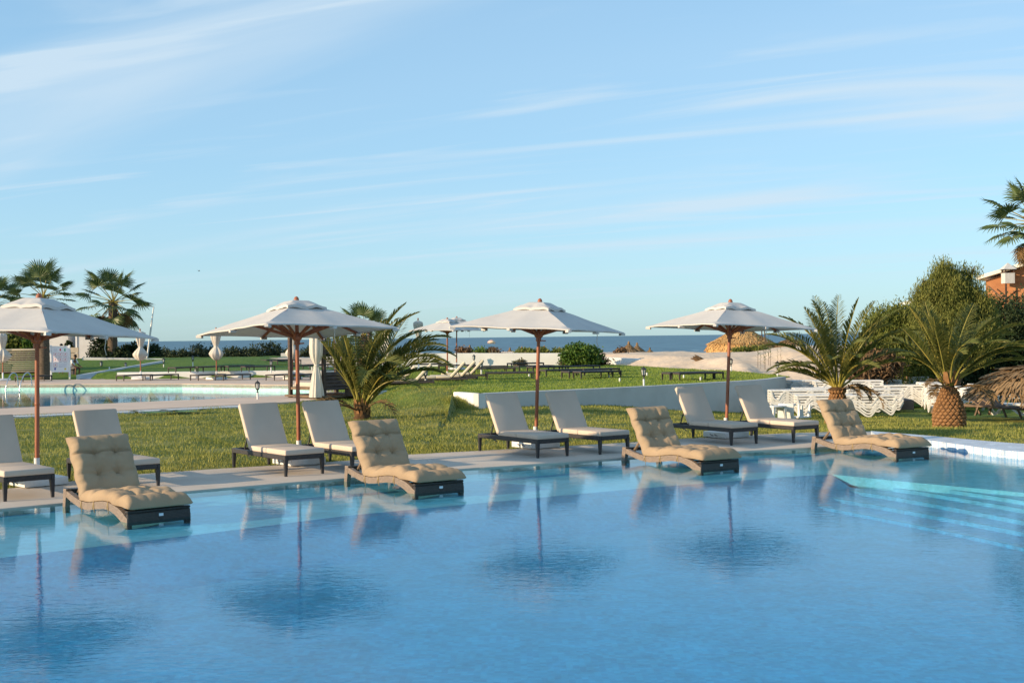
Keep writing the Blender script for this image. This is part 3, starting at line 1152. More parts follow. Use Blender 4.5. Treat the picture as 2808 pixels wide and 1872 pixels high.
# low wall behind the far loungers
lw = [Vector((hit(318, 1041, 0.0).x, 70.62, 0)), Vector((-14, 70.62, 0)), Vector((-9.0, 70.62, 0))]
o = wall_strip(lw, UP + 0.0, -0.02, 0.3, 'low_wall', m_whitewall)
tag(o, 'knee high white wall behind the dark loungers beyond the second pool', 'wall')
for px0, px1, y0, y1, Y, lab in ((225, 447, 979.5, 983, 86.0, 'thin white boundary wall along the back of the dark green lawn, left of the path'),
                                 (452, 640, 988, 990, 86.5, 'white boundary wall in front of the seaside shrubs, at the head of the sloping path'),
                                 (655, 905, 991, 993, 88.0, 'white boundary wall behind the farthest loungers, in front of the tall shrubs')):
    a, b = at_y(px0, y0, Y), at_y(px1, y1, Y)
    o = wall_strip([Vector((a.x, Y, 0)), Vector((b.x, Y, 0))], lambda i: (a.z, b.z)[i], 0.1, 0.3, 'boundary_wall', m_whitewall_shade)
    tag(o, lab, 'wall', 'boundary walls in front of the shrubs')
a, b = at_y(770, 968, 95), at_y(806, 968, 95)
o = wall_strip([Vector((a.x, 95, 0)), Vector((b.x, 95, 0))], a.z, 0, .3, 'boundary_wall', m_whitewall_shade)
tag(o, 'short white wall stub seen between the shrubs beside the tall dark post', 'wall', 'boundary walls in front of the shrubs')

# sloping path with a kerb
pa = [hit(219, 1041, .0), hit(325, 1041, .0)]
pb = [at_y(447, 1000, 80.5), at_y(520, 995.5, 81.5)]
rows = []
for k in range(9):
    t = k / 8
    l, r_ = pa[0].lerp(pb[0], t), pa[1].lerp(pb[1], t)
    s = sstep(t) * 0.2 + t * 0.8
    rows.append([Vector((l.x, l.y, l.z * 1.0 + 0.05)), Vector((r_.x, r_.y, r_.z + 0.05))])
mb = MB()
mb.grid(rows, flip=True)
low = [[Vector((p.x, p.y, -0.1)) for p in r_] for r_ in rows]
mb.grid([[r_[1], l[1]] for r_, l in zip(rows, low)])
tag(mb.build('sloping_path', m_path), kind='structure')
kb = [r_[0] for r_ in rows]
o = wall_strip(kb, lambda i: kb[i].z + 0.22 - 0.02 * i / 8, lambda i: -0.1, 0.22, 'path_kerb', m_path)
tag(o, 'pale blue grey kerb wall climbing along the left edge of the sloping path', 'kerb')

# terrace kerb
kx = [(1032, 1087), (1092, 1080), (1112, 1068), (1156, 1061), (1204, 1055), (1255, 1050), (1289, 1047), (1316, 1040), (1314, 1033), (1290, 1029)]
kp = smooth_line([hit(x, y, 0.08) for x, y in kx], 4)
o = wall_strip(kp, 0.25, -0.1, 0.18, 'terrace_kerb', m_whitewall)
tag(o, 'curving white kerb round the raised terrace with the tilted loungers', 'kerb')


# ------------------------------------------------------------------ deck lounger
def make_deck_lounger(name='sun_lounger', wood=m_rattan, pad=m_pad, legm=m_legs, L=1.92, W=0.69, angle=60.0):
    """head at -x, foot at +x, origin on the ground at the foot end's camera side corner is set by the caller"""
    root = empty(name)
    x0, x1 = -L / 2, L / 2
    mb = MB()                                             # woven side and end rails
    for sgn in (-1, 1):
        mb.rbox((0, sgn * (W / 2 - 0.025), 0.285), (L, 0.05, 0.075), 0.008, 1)
    mb.rbox((x0 + 0.025, 0, 0.285), (0.05, W - 0.1, 0.075), 0.008, 1)
    mb.rbox((x1 - 0.025, 0, 0.285), (0.05, W - 0.1, 0.075), 0.008, 1)
    for k in range(3):
        mb.box((-0.15 + k * 0.42, 0, 0.275), (0.05, W - 0.1, 0.03))
    mb.box((0.31, 0, 0.305), (1.25, W - 0.104, 0.02))
    mb.build('frame', wood, root, 30)
    for sx in (-1, 1):
        for sy in (-1, 1):
            lg = MB()
            cx, cy = sx * (L / 2 - 0.032), sy * (W / 2 - 0.032)
            lg.taper((cx + sx * 0.005, cy + sy * 0.004, 0.0), (0.036, 0.036), (cx, cy, 0.249), (0.062, 0.058))
            lg.build('leg', legm, root)
    hx, hz = -0.32, 0.325                                  # hinge of the back
    c, s = math.cos(R(angle)), math.sin(R(angle))
    BL = 0.80
    bx = Matrix.Translation((hx, 0, hz)) @ Matrix.Rotation(-R(180 - angle), 4, 'Y')
    # local x of bx runs up the back, local -z looks forward
    br = MB()
    for sgn in (-1, 1):
        br.box((BL / 2, sgn * (W / 2 - 0.075), 0.012), (BL, 0.03, 0.022), 0, bx)
    for k in range(4):
        br.box((0.06 + k * (BL - 0.1) / 3, 0, 0.012), (0.035, W - 0.18, 0.018), 0, bx)
    br.build('backrest_frame', legm, root)
    for sgn in (-1, 1):
        pr = MB()
        top = bx @ Vector((0.36, sgn * (W / 2 - 0.10), 0.024))
        pr.bar(top, (hx - 0.36, sgn * (W / 2 - 0.10), 0.27), 0.018)
        pr.bar((hx - 0.36, sgn * (W / 2 - 0.10), 0.27), (hx - 0.14, sgn * (W / 2 - 0.10), 0.20), 0.014)
        pr.build('prop', m_blackmetal, root)
    # pads: thickness on the forward side of the frame
    bp = MB()
    bp.rbox((BL / 2 + 0.01, 0, -0.045), (BL, W - 0.01, 0.085), 0.02, 3, 0, bx)
    bpo = bp.build('back_pad', pad, root, 35)
    sp = MB()
    split = 0.30
    sp.rbox(((hx + 0.03 + split) / 2, 0, 0.362), (split - hx - 0.035, W - 0.01, 0.085), 0.02, 3)
    sp.build('seat_pad', pad, root, 35)
    fp = MB()
    fp.rbox(((split + x1 + 0.01) / 2, 0, 0.362), (x1 + 0.01 - split - 0.004, W - 0.01, 0.085), 0.02, 3)
    fp.build('foot_pad', pad, root, 35)
    return root


LL, LW = 1.92, 0.69


def put_lounger(proto, corner, ang, label, group, L=LL, W=LW, **kw):
    """CORNER: ground point of the foot end leg on the lounger's right hand seen from its head (camera's left); ANG: heading of the foot"""
    d = Vector((math.cos(R(ang)), math.sin(R(ang)), 0))
    s = Vector((d.y, -d.x, 0))            # to the right of the heading
    c = Vector(corner) - d * (L / 2 - 0.03) - s * (W / 2 - 0.03)
    return proto.place((c.x, c.y, corner[2]), R(ang), label, group, **kw)


deck_l = Proto(make_deck_lounger())
G = 'white padded sun loungers in pairs along the pool deck'
DL = [((14, 1374), -50, 'white padded lounger cut by the left picture edge, beside the nearest parasol'),
      ((318, 1341), -51, 'white padded lounger half hidden behind the nearest tan pool lounger'),
      ((784, 1306), -53, 'white padded lounger left of the second parasol pole, with a lantern beyond its back'),
      ((966, 1294), -53, 'white padded lounger partly hidden behind the tan pool lounger, right of the second parasol'),
      ((1474.7, 1255.8), -56, 'white padded lounger left of the third parasol pole, before the wall corner'),
      ((1645.5, 1245.8), -56, 'white padded lounger right of the third parasol pole, against the shaded wall'),
      ((2005.4, 1220.7), -58, 'white padded lounger left of the fourth parasol pole, black struts visible'),
      ((2176, 1213.7), -58, 'white padded lounger farthest along the deck, right of the fourth parasol pole')]
for (px, py), a, lab in DL:
    # the corner nearest the left of the picture is on the lounger's right hand
    put_lounger(deck_l, hit(px, py, 0.0), a, lab, G)


# ------------------------------------------------------------------ tufted pool lounger
def pl_rail(t):
    return interp(t, [(0, .185), (.06, .165), (.15, .125), (.25, .088), (.35, .075), (.45, .092), (.55, .122), (.65, .145), (.74, .142), (.83, .112), (.9, .07), (.96, .02), (1.0, -.03)])


def make_pool_lounger(seed=0):
    root = empty('pool_lounger')
    L, W = 2.02, 0.80
    N = 48
    mb = MB()
    for sgn in (-1, 1):
        rows = []
        for i in range(N + 1):
            t = i / N
            zc = pl_rail(t) * 0.5 + 0.25 * (pl_rail(max(0, t - .03)) + pl_rail(min(1, t + .03)))
            h = 0.046 + 0.02 * sstep((t - .75) / .2) - 0.008 * sstep((.1 - t) / .1)
            x = -L / 2 + t * L
            y = sgn * (W / 2 - 0.03)
            rows.append([(x, y - .03, zc - h), (x, y + .03, zc - h), (x, y + .03, zc + h), (x, y - .03, zc + h)])
        mb.grid(rows, closed=True)
        n = len(rows) * 4
        o = len(mb.v) - n
        mb.f += [tuple(o + k for k in (0, 1, 2, 3)), tuple(o + n - 4 + k for k in (3, 2, 1, 0))]
        mb.m += [0, 0]
    mb.build('side_rail', m_rattan_tan, root, 40)
    # thin dark line on the rails where the top band meets the side
    fb = MB()
    fb.rbox((L / 2 - 0.02, 0, 0.035), (0.05, W - 0.005, 0.14), 0.01, 1)
    fb.rbox((L / 2 - 0.03, 0, 0.122), (0.07, W, 0.030), 0.01, 1)
    fb.build('foot_panel', m_rattan_mid, root, 30)
    tg = MB()
    tg.box((L / 2 + 0.008, 0.02, 0.062), (0.008, 0.055, 0.032))
    tg.build('maker_tag', m_tagw, root)
    hb = MB()
    hb.rbox((-L / 2 + 0.03, 0, 0.195), (0.06, W, 0.06), 0.01, 1)
    hb.build('head_rail', m_rattan_mid, root, 30)
    for sgn in (-1, 1):
        lg = MB()
        y = sgn * (W / 2 - 0.03)
        v = [(-L / 2 - 0.055, y - .03, -.085), (-L / 2 + 0.03, y - .03, -.085), (-L / 2 + 0.03, y + .03, -.085), (-L / 2 - 0.055, y + .03, -.085),
             (-L / 2 + 0.0, y - .034, .235), (-L / 2 + 0.10, y - .034, .235), (-L / 2 + 0.10, y + .034, .235), (-L / 2 + 0.0, y + .034, .235)]
        lg.add(v, [(0, 3, 2, 1), (4, 5, 6, 7), (0, 1, 5, 4), (2, 3, 7, 6), (1, 2, 6, 5), (3, 0, 4, 7)])
        lg.build('leg', m_rattan_tan, root)
        lf = MB()
        lf.box((L / 2 - .03, y, -.058), (0.06, 0.06, 0.055))
        lf.build('leg', m_rattan_mid, root)
    # slatted bed
    bd = MB()
    for i in range(14):
        t = 0.30 + 0.66 * i / 13
        bd.box((-L / 2 + t * L, 0, pl_rail(t) + 0.02), (0.06, W - .12, .02))
    bd.build('bed_slats', m_legs, root)
    hx, hz, ang, BL = -L / 2 + 0.52, 0.135, 59.0, 0.83
    bx = Matrix.Translation((hx, 0, hz)) @ Matrix.Rotation(-R(180 - ang), 4, 'Y')
    bf = MB()
    for sgn in (-1, 1):
        bf.rbox((BL / 2, sgn * (W / 2 - .09), 0.0), (BL, .05, .04), .006, 1, 0, bx)
    bf.rbox((BL - .03, 0, 0.0), (.06, W - .24, .036), .006, 1, 0, bx)
    for k in range(5):
        bf.box((.1 + k * .15, 0, .0), (.07, W - .2, .012), 0, bx)
    bf.build('backrest_frame', m_rattan_mid, root, 30)
    for sgn in (-1, 1):
        pr = MB()
        p0 = bx @ Vector((.30, sgn * (W / 2 - .13), .02))
        p1 = Vector((-L / 2 + .13, sgn * (W / 2 - .13), .16))
        pr.bar(p0, p1, .022, .03)
        for k in range(5):                                  # ratchet teeth
            q = p0.lerp(p1, .35 + .12 * k)
            pr.bar(q, q + Vector((.02, 0, -.035)), .012, .014)
        pr.build('prop', m_brownwood, root)

    # ---- the tufted cushion: one bent mattress, back part then seat part
    path = []                                              # (point, normal)
    nb = Vector((math.sin(R(ang)), 0, math.cos(R(ang))))   # forward and up
    ub = Vector((-math.cos(R(ang)), 0, math.sin(R(ang))))
    off = 0.03
    base = Vector((hx, 0, hz))
    for i in range(57):
        t = i / 56
        path.append((base + ub * (BL + .03) * (1 - t) + nb * off, nb, t * 0.42))
    seat0 = base + nb * off
    pts = []
    for i in range(1, 66):
        t = i / 65
        x = hx + .02 + t * (L / 2 + 0.06 - hx - .02)
        tt = (x + L / 2) / L
        z = pl_rail(min(tt, 0.80)) + .045
        if tt > 0.80:
            z = pl_rail(.80) + .045 - (tt - .80) * 0.05
        pts.append(Vector((x, 0, z)))
    for i, p in enumerate(pts):
        d = (pts[min(i + 1, 64)] - pts[max(i - 1, 0)]).normalized()
        path.append((p, Vector((-d.z, 0, d.x)), 0.42 + 0.58 * (i + 1) / 65))
    NV = 48
    CW = W + 0.01
    rows_b = [0.0, 0.135, 0.28, 0.42]                      # cross creases on the back
    rows_s = [0.42, 0.565, 0.72, 0.86, 1.0]
    cuts_u = rows_b + rows_s[1:]
    cuts_v = [0.0, 0.34, 0.66, 1.0]
    rg = random.Random(5 + seed)
    sd = seed * 13.7
    buttons = [(u + rg.uniform(-.008, .008), v + rg.uniform(-.03, .03)) for u in (0.135, 0.28, 0.565, 0.72, 0.86) for v in (0.34, 0.66)]

    def thick(u, v, arc):
        cu_ = max(i for i, a in enumerate(cuts_u) if a <= u + 1e-6)
        cu_ = min(cu_, len(cuts_u) - 2)
        a = (u - cuts_u[cu_]) / (cuts_u[cu_ + 1] - cuts_u[cu_])
        cw = min(max(i for i, b in enumerate(cuts_v) if b <= v + 1e-6), 2)
        b = (v - cuts_v[cw]) / (cuts_v[cw + 1] - cuts_v[cw])
        fa = max(0.0, 4 * a * (1 - a)) ** 0.26
        fb = max(0.0, 4 * b * (1 - b)) ** 0.28
        if cw in (0, 2):                                    # outer bays round off at the hem
            pass
        edge = min(v, 1 - v) / 0.11
        edge = math.sqrt(max(0.0, 1 - (1 - min(edge, 1.0)) ** 2))
        ue = min(u, 1 - u) / 0.06
        ue = math.sqrt(max(0.0, 1 - (1 - min(ue, 1.0)) ** 2))
        body = 0.46 + 0.54 * fa
        body *= 0.80 + 0.20 * fb
        d = 0.0
        for bu, bv in buttons:
            du, dv = (u - bu) * 2.05, (v - bv) * CW
            rr = math.hypot(du, dv)
            d += 0.050 * math.exp(-(rr / 0.045) ** 1.2)
            if rr < 0.26 and rr > 1e-4:                     # folds running out of each button
                an = math.atan2(dv, du)
                d += 0.017 * math.exp(-rr / 0.11) * math.sin(an * 5 + bu * 40 + bv * 9)
        h = (0.125 + 0.035 * noise.noise(Vector((u * 4 + sd, v * 2, sd)))) * body * edge * ue - d * edge * ue
        nzv = noise.noise(Vector((u * 9.0, v * 4.0, 2.0 + sd))) * 0.016 + noise.noise(Vector((u * 26, v * 9, 7.0 + sd))) * 0.009
        gather = 0.006 * math.sin(u * 160 + 3 * noise.noise(Vector((u * 11, 1, 1)))) * math.exp(-min(v, 1 - v) / 0.06)
        return max(h + (nzv + gather) * min(1, edge * 1.5) * ue, 0.0)
    top, bot = [], []
    for p, nr, u in path:
        tr, br_ = [], []
        for j in range(NV + 1):
            v = j / NV
            w = CW * (1.0 + 0.022 * math.sin(u * 46 + 1.0))
            y = (v - .5) * w
            h = thick(u, v, 0)
            e2 = min(min(v, 1 - v) / .05, 1.0)
            tr.append(p + Vector((0, y, 0)) + nr * (0.018 + h))
            br_.append(p + Vector((0, y, 0)) + nr * (0.018 - 0.018 * math.sqrt(e2)))
        top.append(tr)
        bot.append(br_)
    mb = MB()
    mb.grid(top)
    mb.grid(bot, flip=True)
    nb_ = len(top) * (NV + 1)
    for i in range(len(top) - 1):
        for j in (0, NV):
            a, b = i * (NV + 1) + j, (i + 1) * (NV + 1) + j
            mb.f.append((a, b, b + nb_, a + nb_))
            mb.m.append(0)
    for i in (0, len(top) - 1):
        for j in range(NV):
            a = i * (NV + 1) + j
            mb.f.append((a, a + 1, a + 1 + nb_, a + nb_))
            mb.m.append(0)
    cu_o = mb.build('cushion', m_tan, root, 180)
    for u, v in buttons:
        k = min(range(len(path)), key=lambda i: abs(path[i][2] - u))
        p, nr, _ = path[k]
        h = thick(u, v, 0)
        bt = MB()
        bt.lathe([(0.0, .006), (.009, .005), (.014, .001), (.013, -.004)], 8)
        o = bt.build('button', m_piping, cu_o, 180)
        o.location = p + Vector((0, (v - .5) * CW, 0)) + nr * (.018 + h + .002)
        o.rotation_euler = nr.to_track_quat('Z', 'Y').to_euler()
    # cotton ties over the rails
    for t in (0.30, 0.50, 0.72):
        st = MB()
        x = -L / 2 + t * L
        z = pl_rail(t)
        pts_ = [(x, -W / 2 + .03, z + .07), (x + .005, -W / 2 - .004, z + .05), (x + .012, -W / 2 - .006, z - .02), (x + .03, -W / 2 - .004, z - .085)]
        st.tube(pts_, [.006, .006, .006, .004], 6)
        st.tube([pts_[1], (x - .01, -W / 2 - .008, z + .0), (x - .02, -W / 2 - .006, z - .05)], [.005, .005, .003], 6)
        st.build('tie', m_piping, root, 180)
    return root


G = 'tan tufted loungers standing in the shallow water'
PL = [((352, 1432), -50.5, 'nearest tan tufted pool lounger, standing in the water before the leftmost parasol'),
      ((1139, 1353), -55, 'tan tufted pool lounger before the big palm, frame showing above its cushion'),
      ((1922, 1289), -58, 'tan tufted pool lounger in front of the fourth parasol, backrest before the shaded wall'),
      ((2457, 1253), -60, 'tan tufted pool lounger at the far right, beside the white mosaic pool rim')]
for i_, ((px, py), a, lab) in enumerate(PL):
    put_lounger(Proto(make_pool_lounger(i_)), hit(px, py, WATER_Z), a, lab, G, 2.02, 0.80)


# ------------------------------------------------------------------ square market parasol
def make_parasol(name='parasol', canvas=m_canvas):
    root = empty(name)
    D = 1.74                                  # half diagonal
    ZR, ZV, ZT = 2.245, 2.655, 2.73            # rim, vent ring, crown

    def corner(k, r):                         # k 0..7: even = corners, odd = middles of the sides; corner 0 at -y
        an = -PI / 2 + k * PI / 4
        rr = r if k % 2 == 0 else r * math.cos(PI / 4)
        return Vector((rr * math.cos(an), rr * math.sin(an), 0))
    N, S = 12, 8
    rows = []
    for i in range(N + 1):
        t = i / N
        r = 0.30 + (D - 0.30) * t
        z = ZV + (ZR - ZV) * (t ** 0.97)
        row = []
        for k in range(8):
            a, b = corner(k, r), corner(k + 1, r)
            for j in range(S):
                q = j / S
                p = a.lerp(b, q)
                sag = 0.034 * math.sin(PI * q) * (0.25 + 0.75 * t)
                zz_ = z - sag * 0.55 + 0.012 * noise.noise(Vector((p.x * 2.2, p.y * 2.2, 4)))
                # the hem pulls up a little between the ribs
                if i == N:
                    zz_ += 0.028 * math.sin(PI * q)
                    p = p * (1 - 0.012 * math.sin(PI * q))
                row.append(Vector((p.x, p.y, zz_)))
        rows.append(row)
    mb = MB()
    mb.grid(rows, closed=True)
    # hem turned down
    hem = [Vector((p.x * .998, p.y * .998, p.z - .022)) for p in rows[-1]]
    mb.grid([rows[-1], hem], closed=True)
    for k in range(8):                        # pockets that hold the rib ends
        p = corner(k, D)
        d = p.normalized()
        q = Vector((p.x, p.y, ZR - .012))
        t_ = Vector((-d.y, d.x, 0)) * .05
        mb.add([q - d * .09 + t_ + Vector((0, 0, -.0)), q - d * .09 - t_, q + d * .012 - t_ * .6, q + d * .012 + t_ * .6,
                q - d * .09 + t_ + Vector((0, 0, -.05)), q - d * .09 - t_ + Vector((0, 0, -.05)), q + d * .012 - t_ * .6 + Vector((0, 0, -.045)), q + d * .012 + t_ * .6 + Vector((0, 0, -.045))],
               [(4, 5, 6, 7), (0, 4, 7, 3), (1, 2, 6, 5), (2, 3, 7, 6)])
    mb.build('canopy', canvas, root, 30)
    # vent cap with a fluttering edge
    rows = []
    for i in range(9):
        t = i / 8
        r = 0.03 + 0.49 * t
        row = []
        for k in range(8):
            a, b = corner(k, r), corner(k + 1, r)
            for j in range(S):
                q = j / S
                p = a.lerp(b, q)
                z = ZT + .03 - 0.02 * t - 0.115 * clamp01((t - .36) / .64)
                fl = sstep((t - .45) / .55)
                z += fl * (0.038 * math.sin(PI * q) * (1 if k % 2 else .6) + 0.03 * noise.noise(Vector((p.x * 6, p.y * 6, 1.7))))
                row.append(Vector((p.x, p.y, z)))
        rows.append(row)
    vb = MB()
    vb.grid(rows, closed=True)
    hem = [Vector((p.x * 1.01, p.y * 1.01, p.z - .045)) for p in rows[-1]]
    vb.grid([rows[-1], hem], closed=True)
    vb.build('vent_cap', canvas, root, 45)
    fb = MB()
    fb.lathe([(.012, ZT - .03), (.034, ZT - .01), (.045, ZT + .02), (.046, ZT + .05), (.036, ZT + .08), (.018, ZT + .097), (.004, ZT + .102)], 14)
    fb.build('finial', m_teak, root, 60)
    pb = MB()
    pb.tube([(0, 0, .35), (0, 0, 1.2), (0, 0, 2.70)], [.034, .034, .031], 14)
    pb.lathe([(.033, 1.17), (.037, 1.175), (.037, 1.215), (.033, 1.22)], 14)
    pb.build('pole', m_teak, root, 50)
    hb = MB()
    hb.lathe([(.035, 2.01), (.052, 2.015), (.052, 2.08), (.075, 2.10), (.09, 2.13), (.09, 2.19), (.06, 2.21), (.035, 2.22)], 12)
    hb.bar((.05, -.02, 2.03), (.13, -.05, 2.03), .022)
    hb.build('hub', m_teak, root, 40)
    for k in range(8):
        an = -PI / 2 + k * PI / 4
        d = Vector((math.cos(an), math.sin(an), 0))
        rr = D if k % 2 == 0 else D * math.cos(PI / 4)
        # the canvas height along this rib
        def zc(r):
            t = (r / (1 if k % 2 == 0 else math.cos(PI / 4)) - .30) / (D - .30)
            return ZV + (ZR - ZV) * (max(t, 0) ** .97)
        rb = MB()
        a = d * .06
        pts = [Vector((d.x * r, d.y * r, zc(r) - .03)) for r in (0.12, rr * .35, rr * .7, rr - .02)]
        for p, q in zip(pts, pts[1:]):
            rb.bar(p, q, .028, .040)
        ro = rb.build('rib', m_teak, root)
        sb = MB()
        sb.bar(d * .07 + Vector((0, 0, 2.15)), d * rr * .52 + Vector((0, 0, zc(rr * .52) - .055)), .030, .050)
        sb.build('strut', m_teak, root)
    cb = MB()
    p = corner(1, D) * .97
    cb.tube([(p.x, p.y, ZR + .01), (p.x + .02, p.y - .012, ZR - .10), (p.x + .01, p.y - .014, ZR - .20), (p.x + .04, p.y - .014, ZR - .30)], [.007, .007, .006, .005], 5)
    cb.build('loose_tie', m_canvas_old, root, 180)
    bb = MB()
    bb.rbox((0, 0, .068), (.66, .66, .115), .012, 2)
    bb.box((0, 0, .006), (.5, .5, .012))
    b_ = bb.build('base', m_whitemetal, root, 35)
    for sx in (-1, 1):
        hn = MB()
        hn.tube([(sx * .07 - .03, -.332, .085), (sx * .07 - .03, -.352, .075), (sx * .07 + .03, -.352, .06), (sx * .07 + .03, -.332, .05)], .006, 5)
        hn.build('base_handle', m_blackmetal, root)
    sl = MB()
    sl.tube([(0, 0, .12), (0, 0, .40)], .042, 14)
    sl.build('sleeve', m_whitemetal, root, 50)
    return root


para = Proto(make_parasol())


def put_parasol(loc, az, lean, label, group, base_turn=0.0, scale=None, pitch=0.0, roll=0.0):
    """AZ: how far the nearest corner is turned to the right; LEAN: degrees the pole tips to the right in the picture"""
    o = para.place(loc, R(az), label, group, scale=scale)
    ax = Matrix.Rotation(-R(az), 3, 'Z') @ Vector((0, 1, 0))
    q = Matrix.Rotation(R(lean), 4, ax)
    hubp = q @ Vector((0, 0, 2.15))
    ax2 = Matrix.Rotation(-R(az), 3, 'Z') @ Vector((1, 0, 0))
    tilt_ = Matrix.Translation(hubp) @ Matrix.Rotation(R(-pitch), 4, ax2) @ Matrix.Rotation(R(roll), 4, ax) @ Matrix.Translation(-hubp)
    for ch in o.children:
        nm = ch.name.split('.')[0]
        if nm in ('base', 'base_handle', 'sleeve'):
            ch.rotation_euler = (0, 0, R(base_turn - az))
        else:
            ch.matrix_basis = q if nm == 'pole' else tilt_ @ q
    return o


G = 'open square canvas parasols on the pool deck'
UM = [((102, 1329), 25, 0.7, 'open white canvas parasol nearest the camera, cut by the left picture edge', -46),
      ((820, 1272), -6, -0.2, 'open white canvas parasol whose canopy overlaps the big date palm', -52),
      ((1469, 1226.5), 17, 2.2, 'open white canvas parasol in the middle, leaning slightly, before the open sea', -55),
      ((1991, 1198.5), -19, 2.6, 'open white canvas parasol before the thatched beach hut, farthest of the front row', -57)]
for ((px, py), az, lean, lab, bt), (pt, rl) in zip(UM, ((1.6, 2.0), (4.0, -.8), (0.3, .5), (1.8, -.3))):
    put_parasol(hit(px, py, 0.0), az, lean, lab, G, bt, None, pt, rl)
G = 'open parasols on the round terrace'
put_parasol(hit(1227, 1042, .19), 12, 0.5, 'distant open cream parasol above the beige tilted loungers, pole crossed by palm fronds', G, -40)
put_parasol(hit(1252, 1014, UP), -20, 0.8, 'distant open cream parasol behind another one, pole rising from the far lawn', G, -40)


# ------------------------------------------------------------------ closed parasols
def make_closed():
    root = empty('closed_parasol')
    pr = [(.05, 2.62), (.14, 2.58), (.23, 2.53), (.25, 2.42), (.225, 2.22), (.17, 2.0), (.115, 1.80), (.10, 1.74), (.15, 1.68), (.28, 1.52), (.36, 1.38), (.335, 1.28), (.235, 1.14), (.11, 1.02)]

    def wob(an, i):
        return 1 + .16 * math.sin(an * 5 + i * .25) + .10 * math.sin(an * 9 + 1.3 + i * .15) + .07 * math.sin(an * 2 + i * .5)
    mb = MB()
    mb.lathe(pr, 40, 0, None, wob)
    mb.build('folded_canvas', m_canvas_old, root, 60)
    tb = MB()
    tb.lathe([(.082, 1.79), (.092, 1.775), (.092, 1.745), (.080, 1.73)], 16)
    tb.build('strap', m_cord, root, 60)
    fb = MB()
    fb.lathe([(.01, 2.60), (.03, 2.64), (.04, 2.69), (.032, 2.74), (.005, 2.77)], 10)
    fb.build('finial', m_teak, root, 60)
    pb = MB()
    pb.tube([(0, 0, .35), (0, 0, 1.4), (0, 0, 2.6)], .031, 10)
    pb.build('pole', m_teak, root, 50)
    bb = MB()
    bb.rbox((0, 0, .065), (.8, .8, .12), .012, 2)
    bb.build('base', m_whitemetal, root, 35)
    sl = MB()
    sl.tube([(0, 0, .12), (0, 0, .45)], .045, 12)
    sl.build('sleeve', m_whitemetal, root, 50)
    return root


closed = Proto(make_closed())
G = 'folded parasols standing by the second pool'
for (px, py, z), sc, rz, lab in [((386, 1040, DECK2_Z), 1.0, 0, 'folded cream parasol tied in the middle, under the tip of the nearest canopy'),
                                 ((594, 1040.5, DECK2_Z), 1.0, 50, 'folded cream parasol under the left tip of the second canopy, before the sea'),
                                 ((8, 1044, DECK2_Z), 1.0, 110, 'folded cream parasol at the left picture edge, before the stacked beige pads'),
                                 ((803, 1040, DECK2_Z), 1.0, 170, 'folded parasol seen close beside the dark daybed post'),
                                 ((1062, 1036, .19), 1.0, 20, 'folded parasol behind the big date palm, mostly hidden by its fronds'),
                                 ((1148, 1016, UP), 1.0, 75, 'folded parasol left of the distant open ones, behind the palm frond tips')]:
    closed.place(hit(px, py, z), R(rz), lab, G, sc)


# ------------------------------------------------------------------ flat loungers without pads
def make_bench():
    root = empty('flat_lounger')
    L, W = 1.92, 0.66
    mb = MB()
    for sgn in (-1, 1):
        mb.rbox((0, sgn * (W / 2 - .02), .275), (L, .04, .07), .006, 1)
    mb.rbox((-L / 2 + .02, 0, .275), (.04, W - .08, .07), .006, 1)
    mb.rbox((L / 2 - .02, 0, .275), (.04, W - .08, .07), .006, 1)
    mb.build('frame', m_rattan_mid, root, 30)
    bd = MB()
    bd.box((0, 0, .292), (L - .085, W - .085, .018))
    bd.build('woven_bed', m_rattan, root)
    for sx in (-1, 1):
        for sy in (-1, 1):
            lg = MB()
            cx, cy = sx * (L / 2 - .03), sy * (W / 2 - .03)
            lg.taper((cx, cy, 0), (.035, .035), (cx, cy, .24), (.056, .056))
            lg.build('leg', m_rattan_mid, root)
    return root


bench = Proto(make_bench())


def put_bench(px, py, z, ang, label, group):
    """PX, PY: foot of the corner nearest the camera at the left hand end"""
    c = hit(px, py, z)
    d = Vector((math.cos(R(ang)), math.sin(R(ang)), 0))
    s = Vector((-d.y, d.x, 0))
    c = c + d * (1.92 / 2 - .03) + s * (.66 / 2 - .03)
    return bench.place((c.x, c.y, z), R(ang), label, group)


G = 'bare dark loungers on the raised lawn'
for px, py, a, lab in [(1594, 1039.5, 28, 'bare dark lounger nearest the retaining wall, right one of the close pair on the lawn'),
                       (1561.6, 1038.7, 28, 'bare dark lounger just left of its twin nearest the retaining wall'),
                       (1497.8, 1033.6, 26, 'long bare lounger right of the middle parasol pole, tan end towards it'),
                       (1602, 1031, 32, 'bare lounger reaching farthest to the right, behind the nearest close pair'),
                       (1462, 1023, 26, 'bare lounger whose near end is cut by the middle parasol pole'),
                       (1424, 1020, 24, 'bare lounger left of the middle parasol pole with a broad tan end'),
                       (1551, 1021, 26, 'low bare lounger in the back row, below the green bush'),
                       (1403, 1011, 22, 'bare lounger of the last row, before the agaves and left of the bush'),
                       (1337, 1042, 7, 'bare woven lounger seen side on, between the lanterns and the middle parasol'),
                       (1302, 1027, 6, 'bare dark lounger behind the lantern, its side facing the pool'),
                       (1285, 1021, 8, 'bare dark lounger at the left of the lawn, behind the tilted beige backs'),
                       (1205, 1017, 8, 'bare lounger at the foot of the distant parasol poles'),
                       (1130, 1013, 8, 'bare lounger behind the palm fronds near the white garden wall'),
                       (1837.8, 1043.6, 22, 'bare lounger of the right hand pair, farther one, by the fourth parasol'),
                       (1864, 1044.4, 22, 'bare lounger of the right hand pair, nearer one, by the fourth parasol')]:
    put_bench(px, py, UP, a, lab, G)
G = 'bare loungers on the lawn behind the low wall'
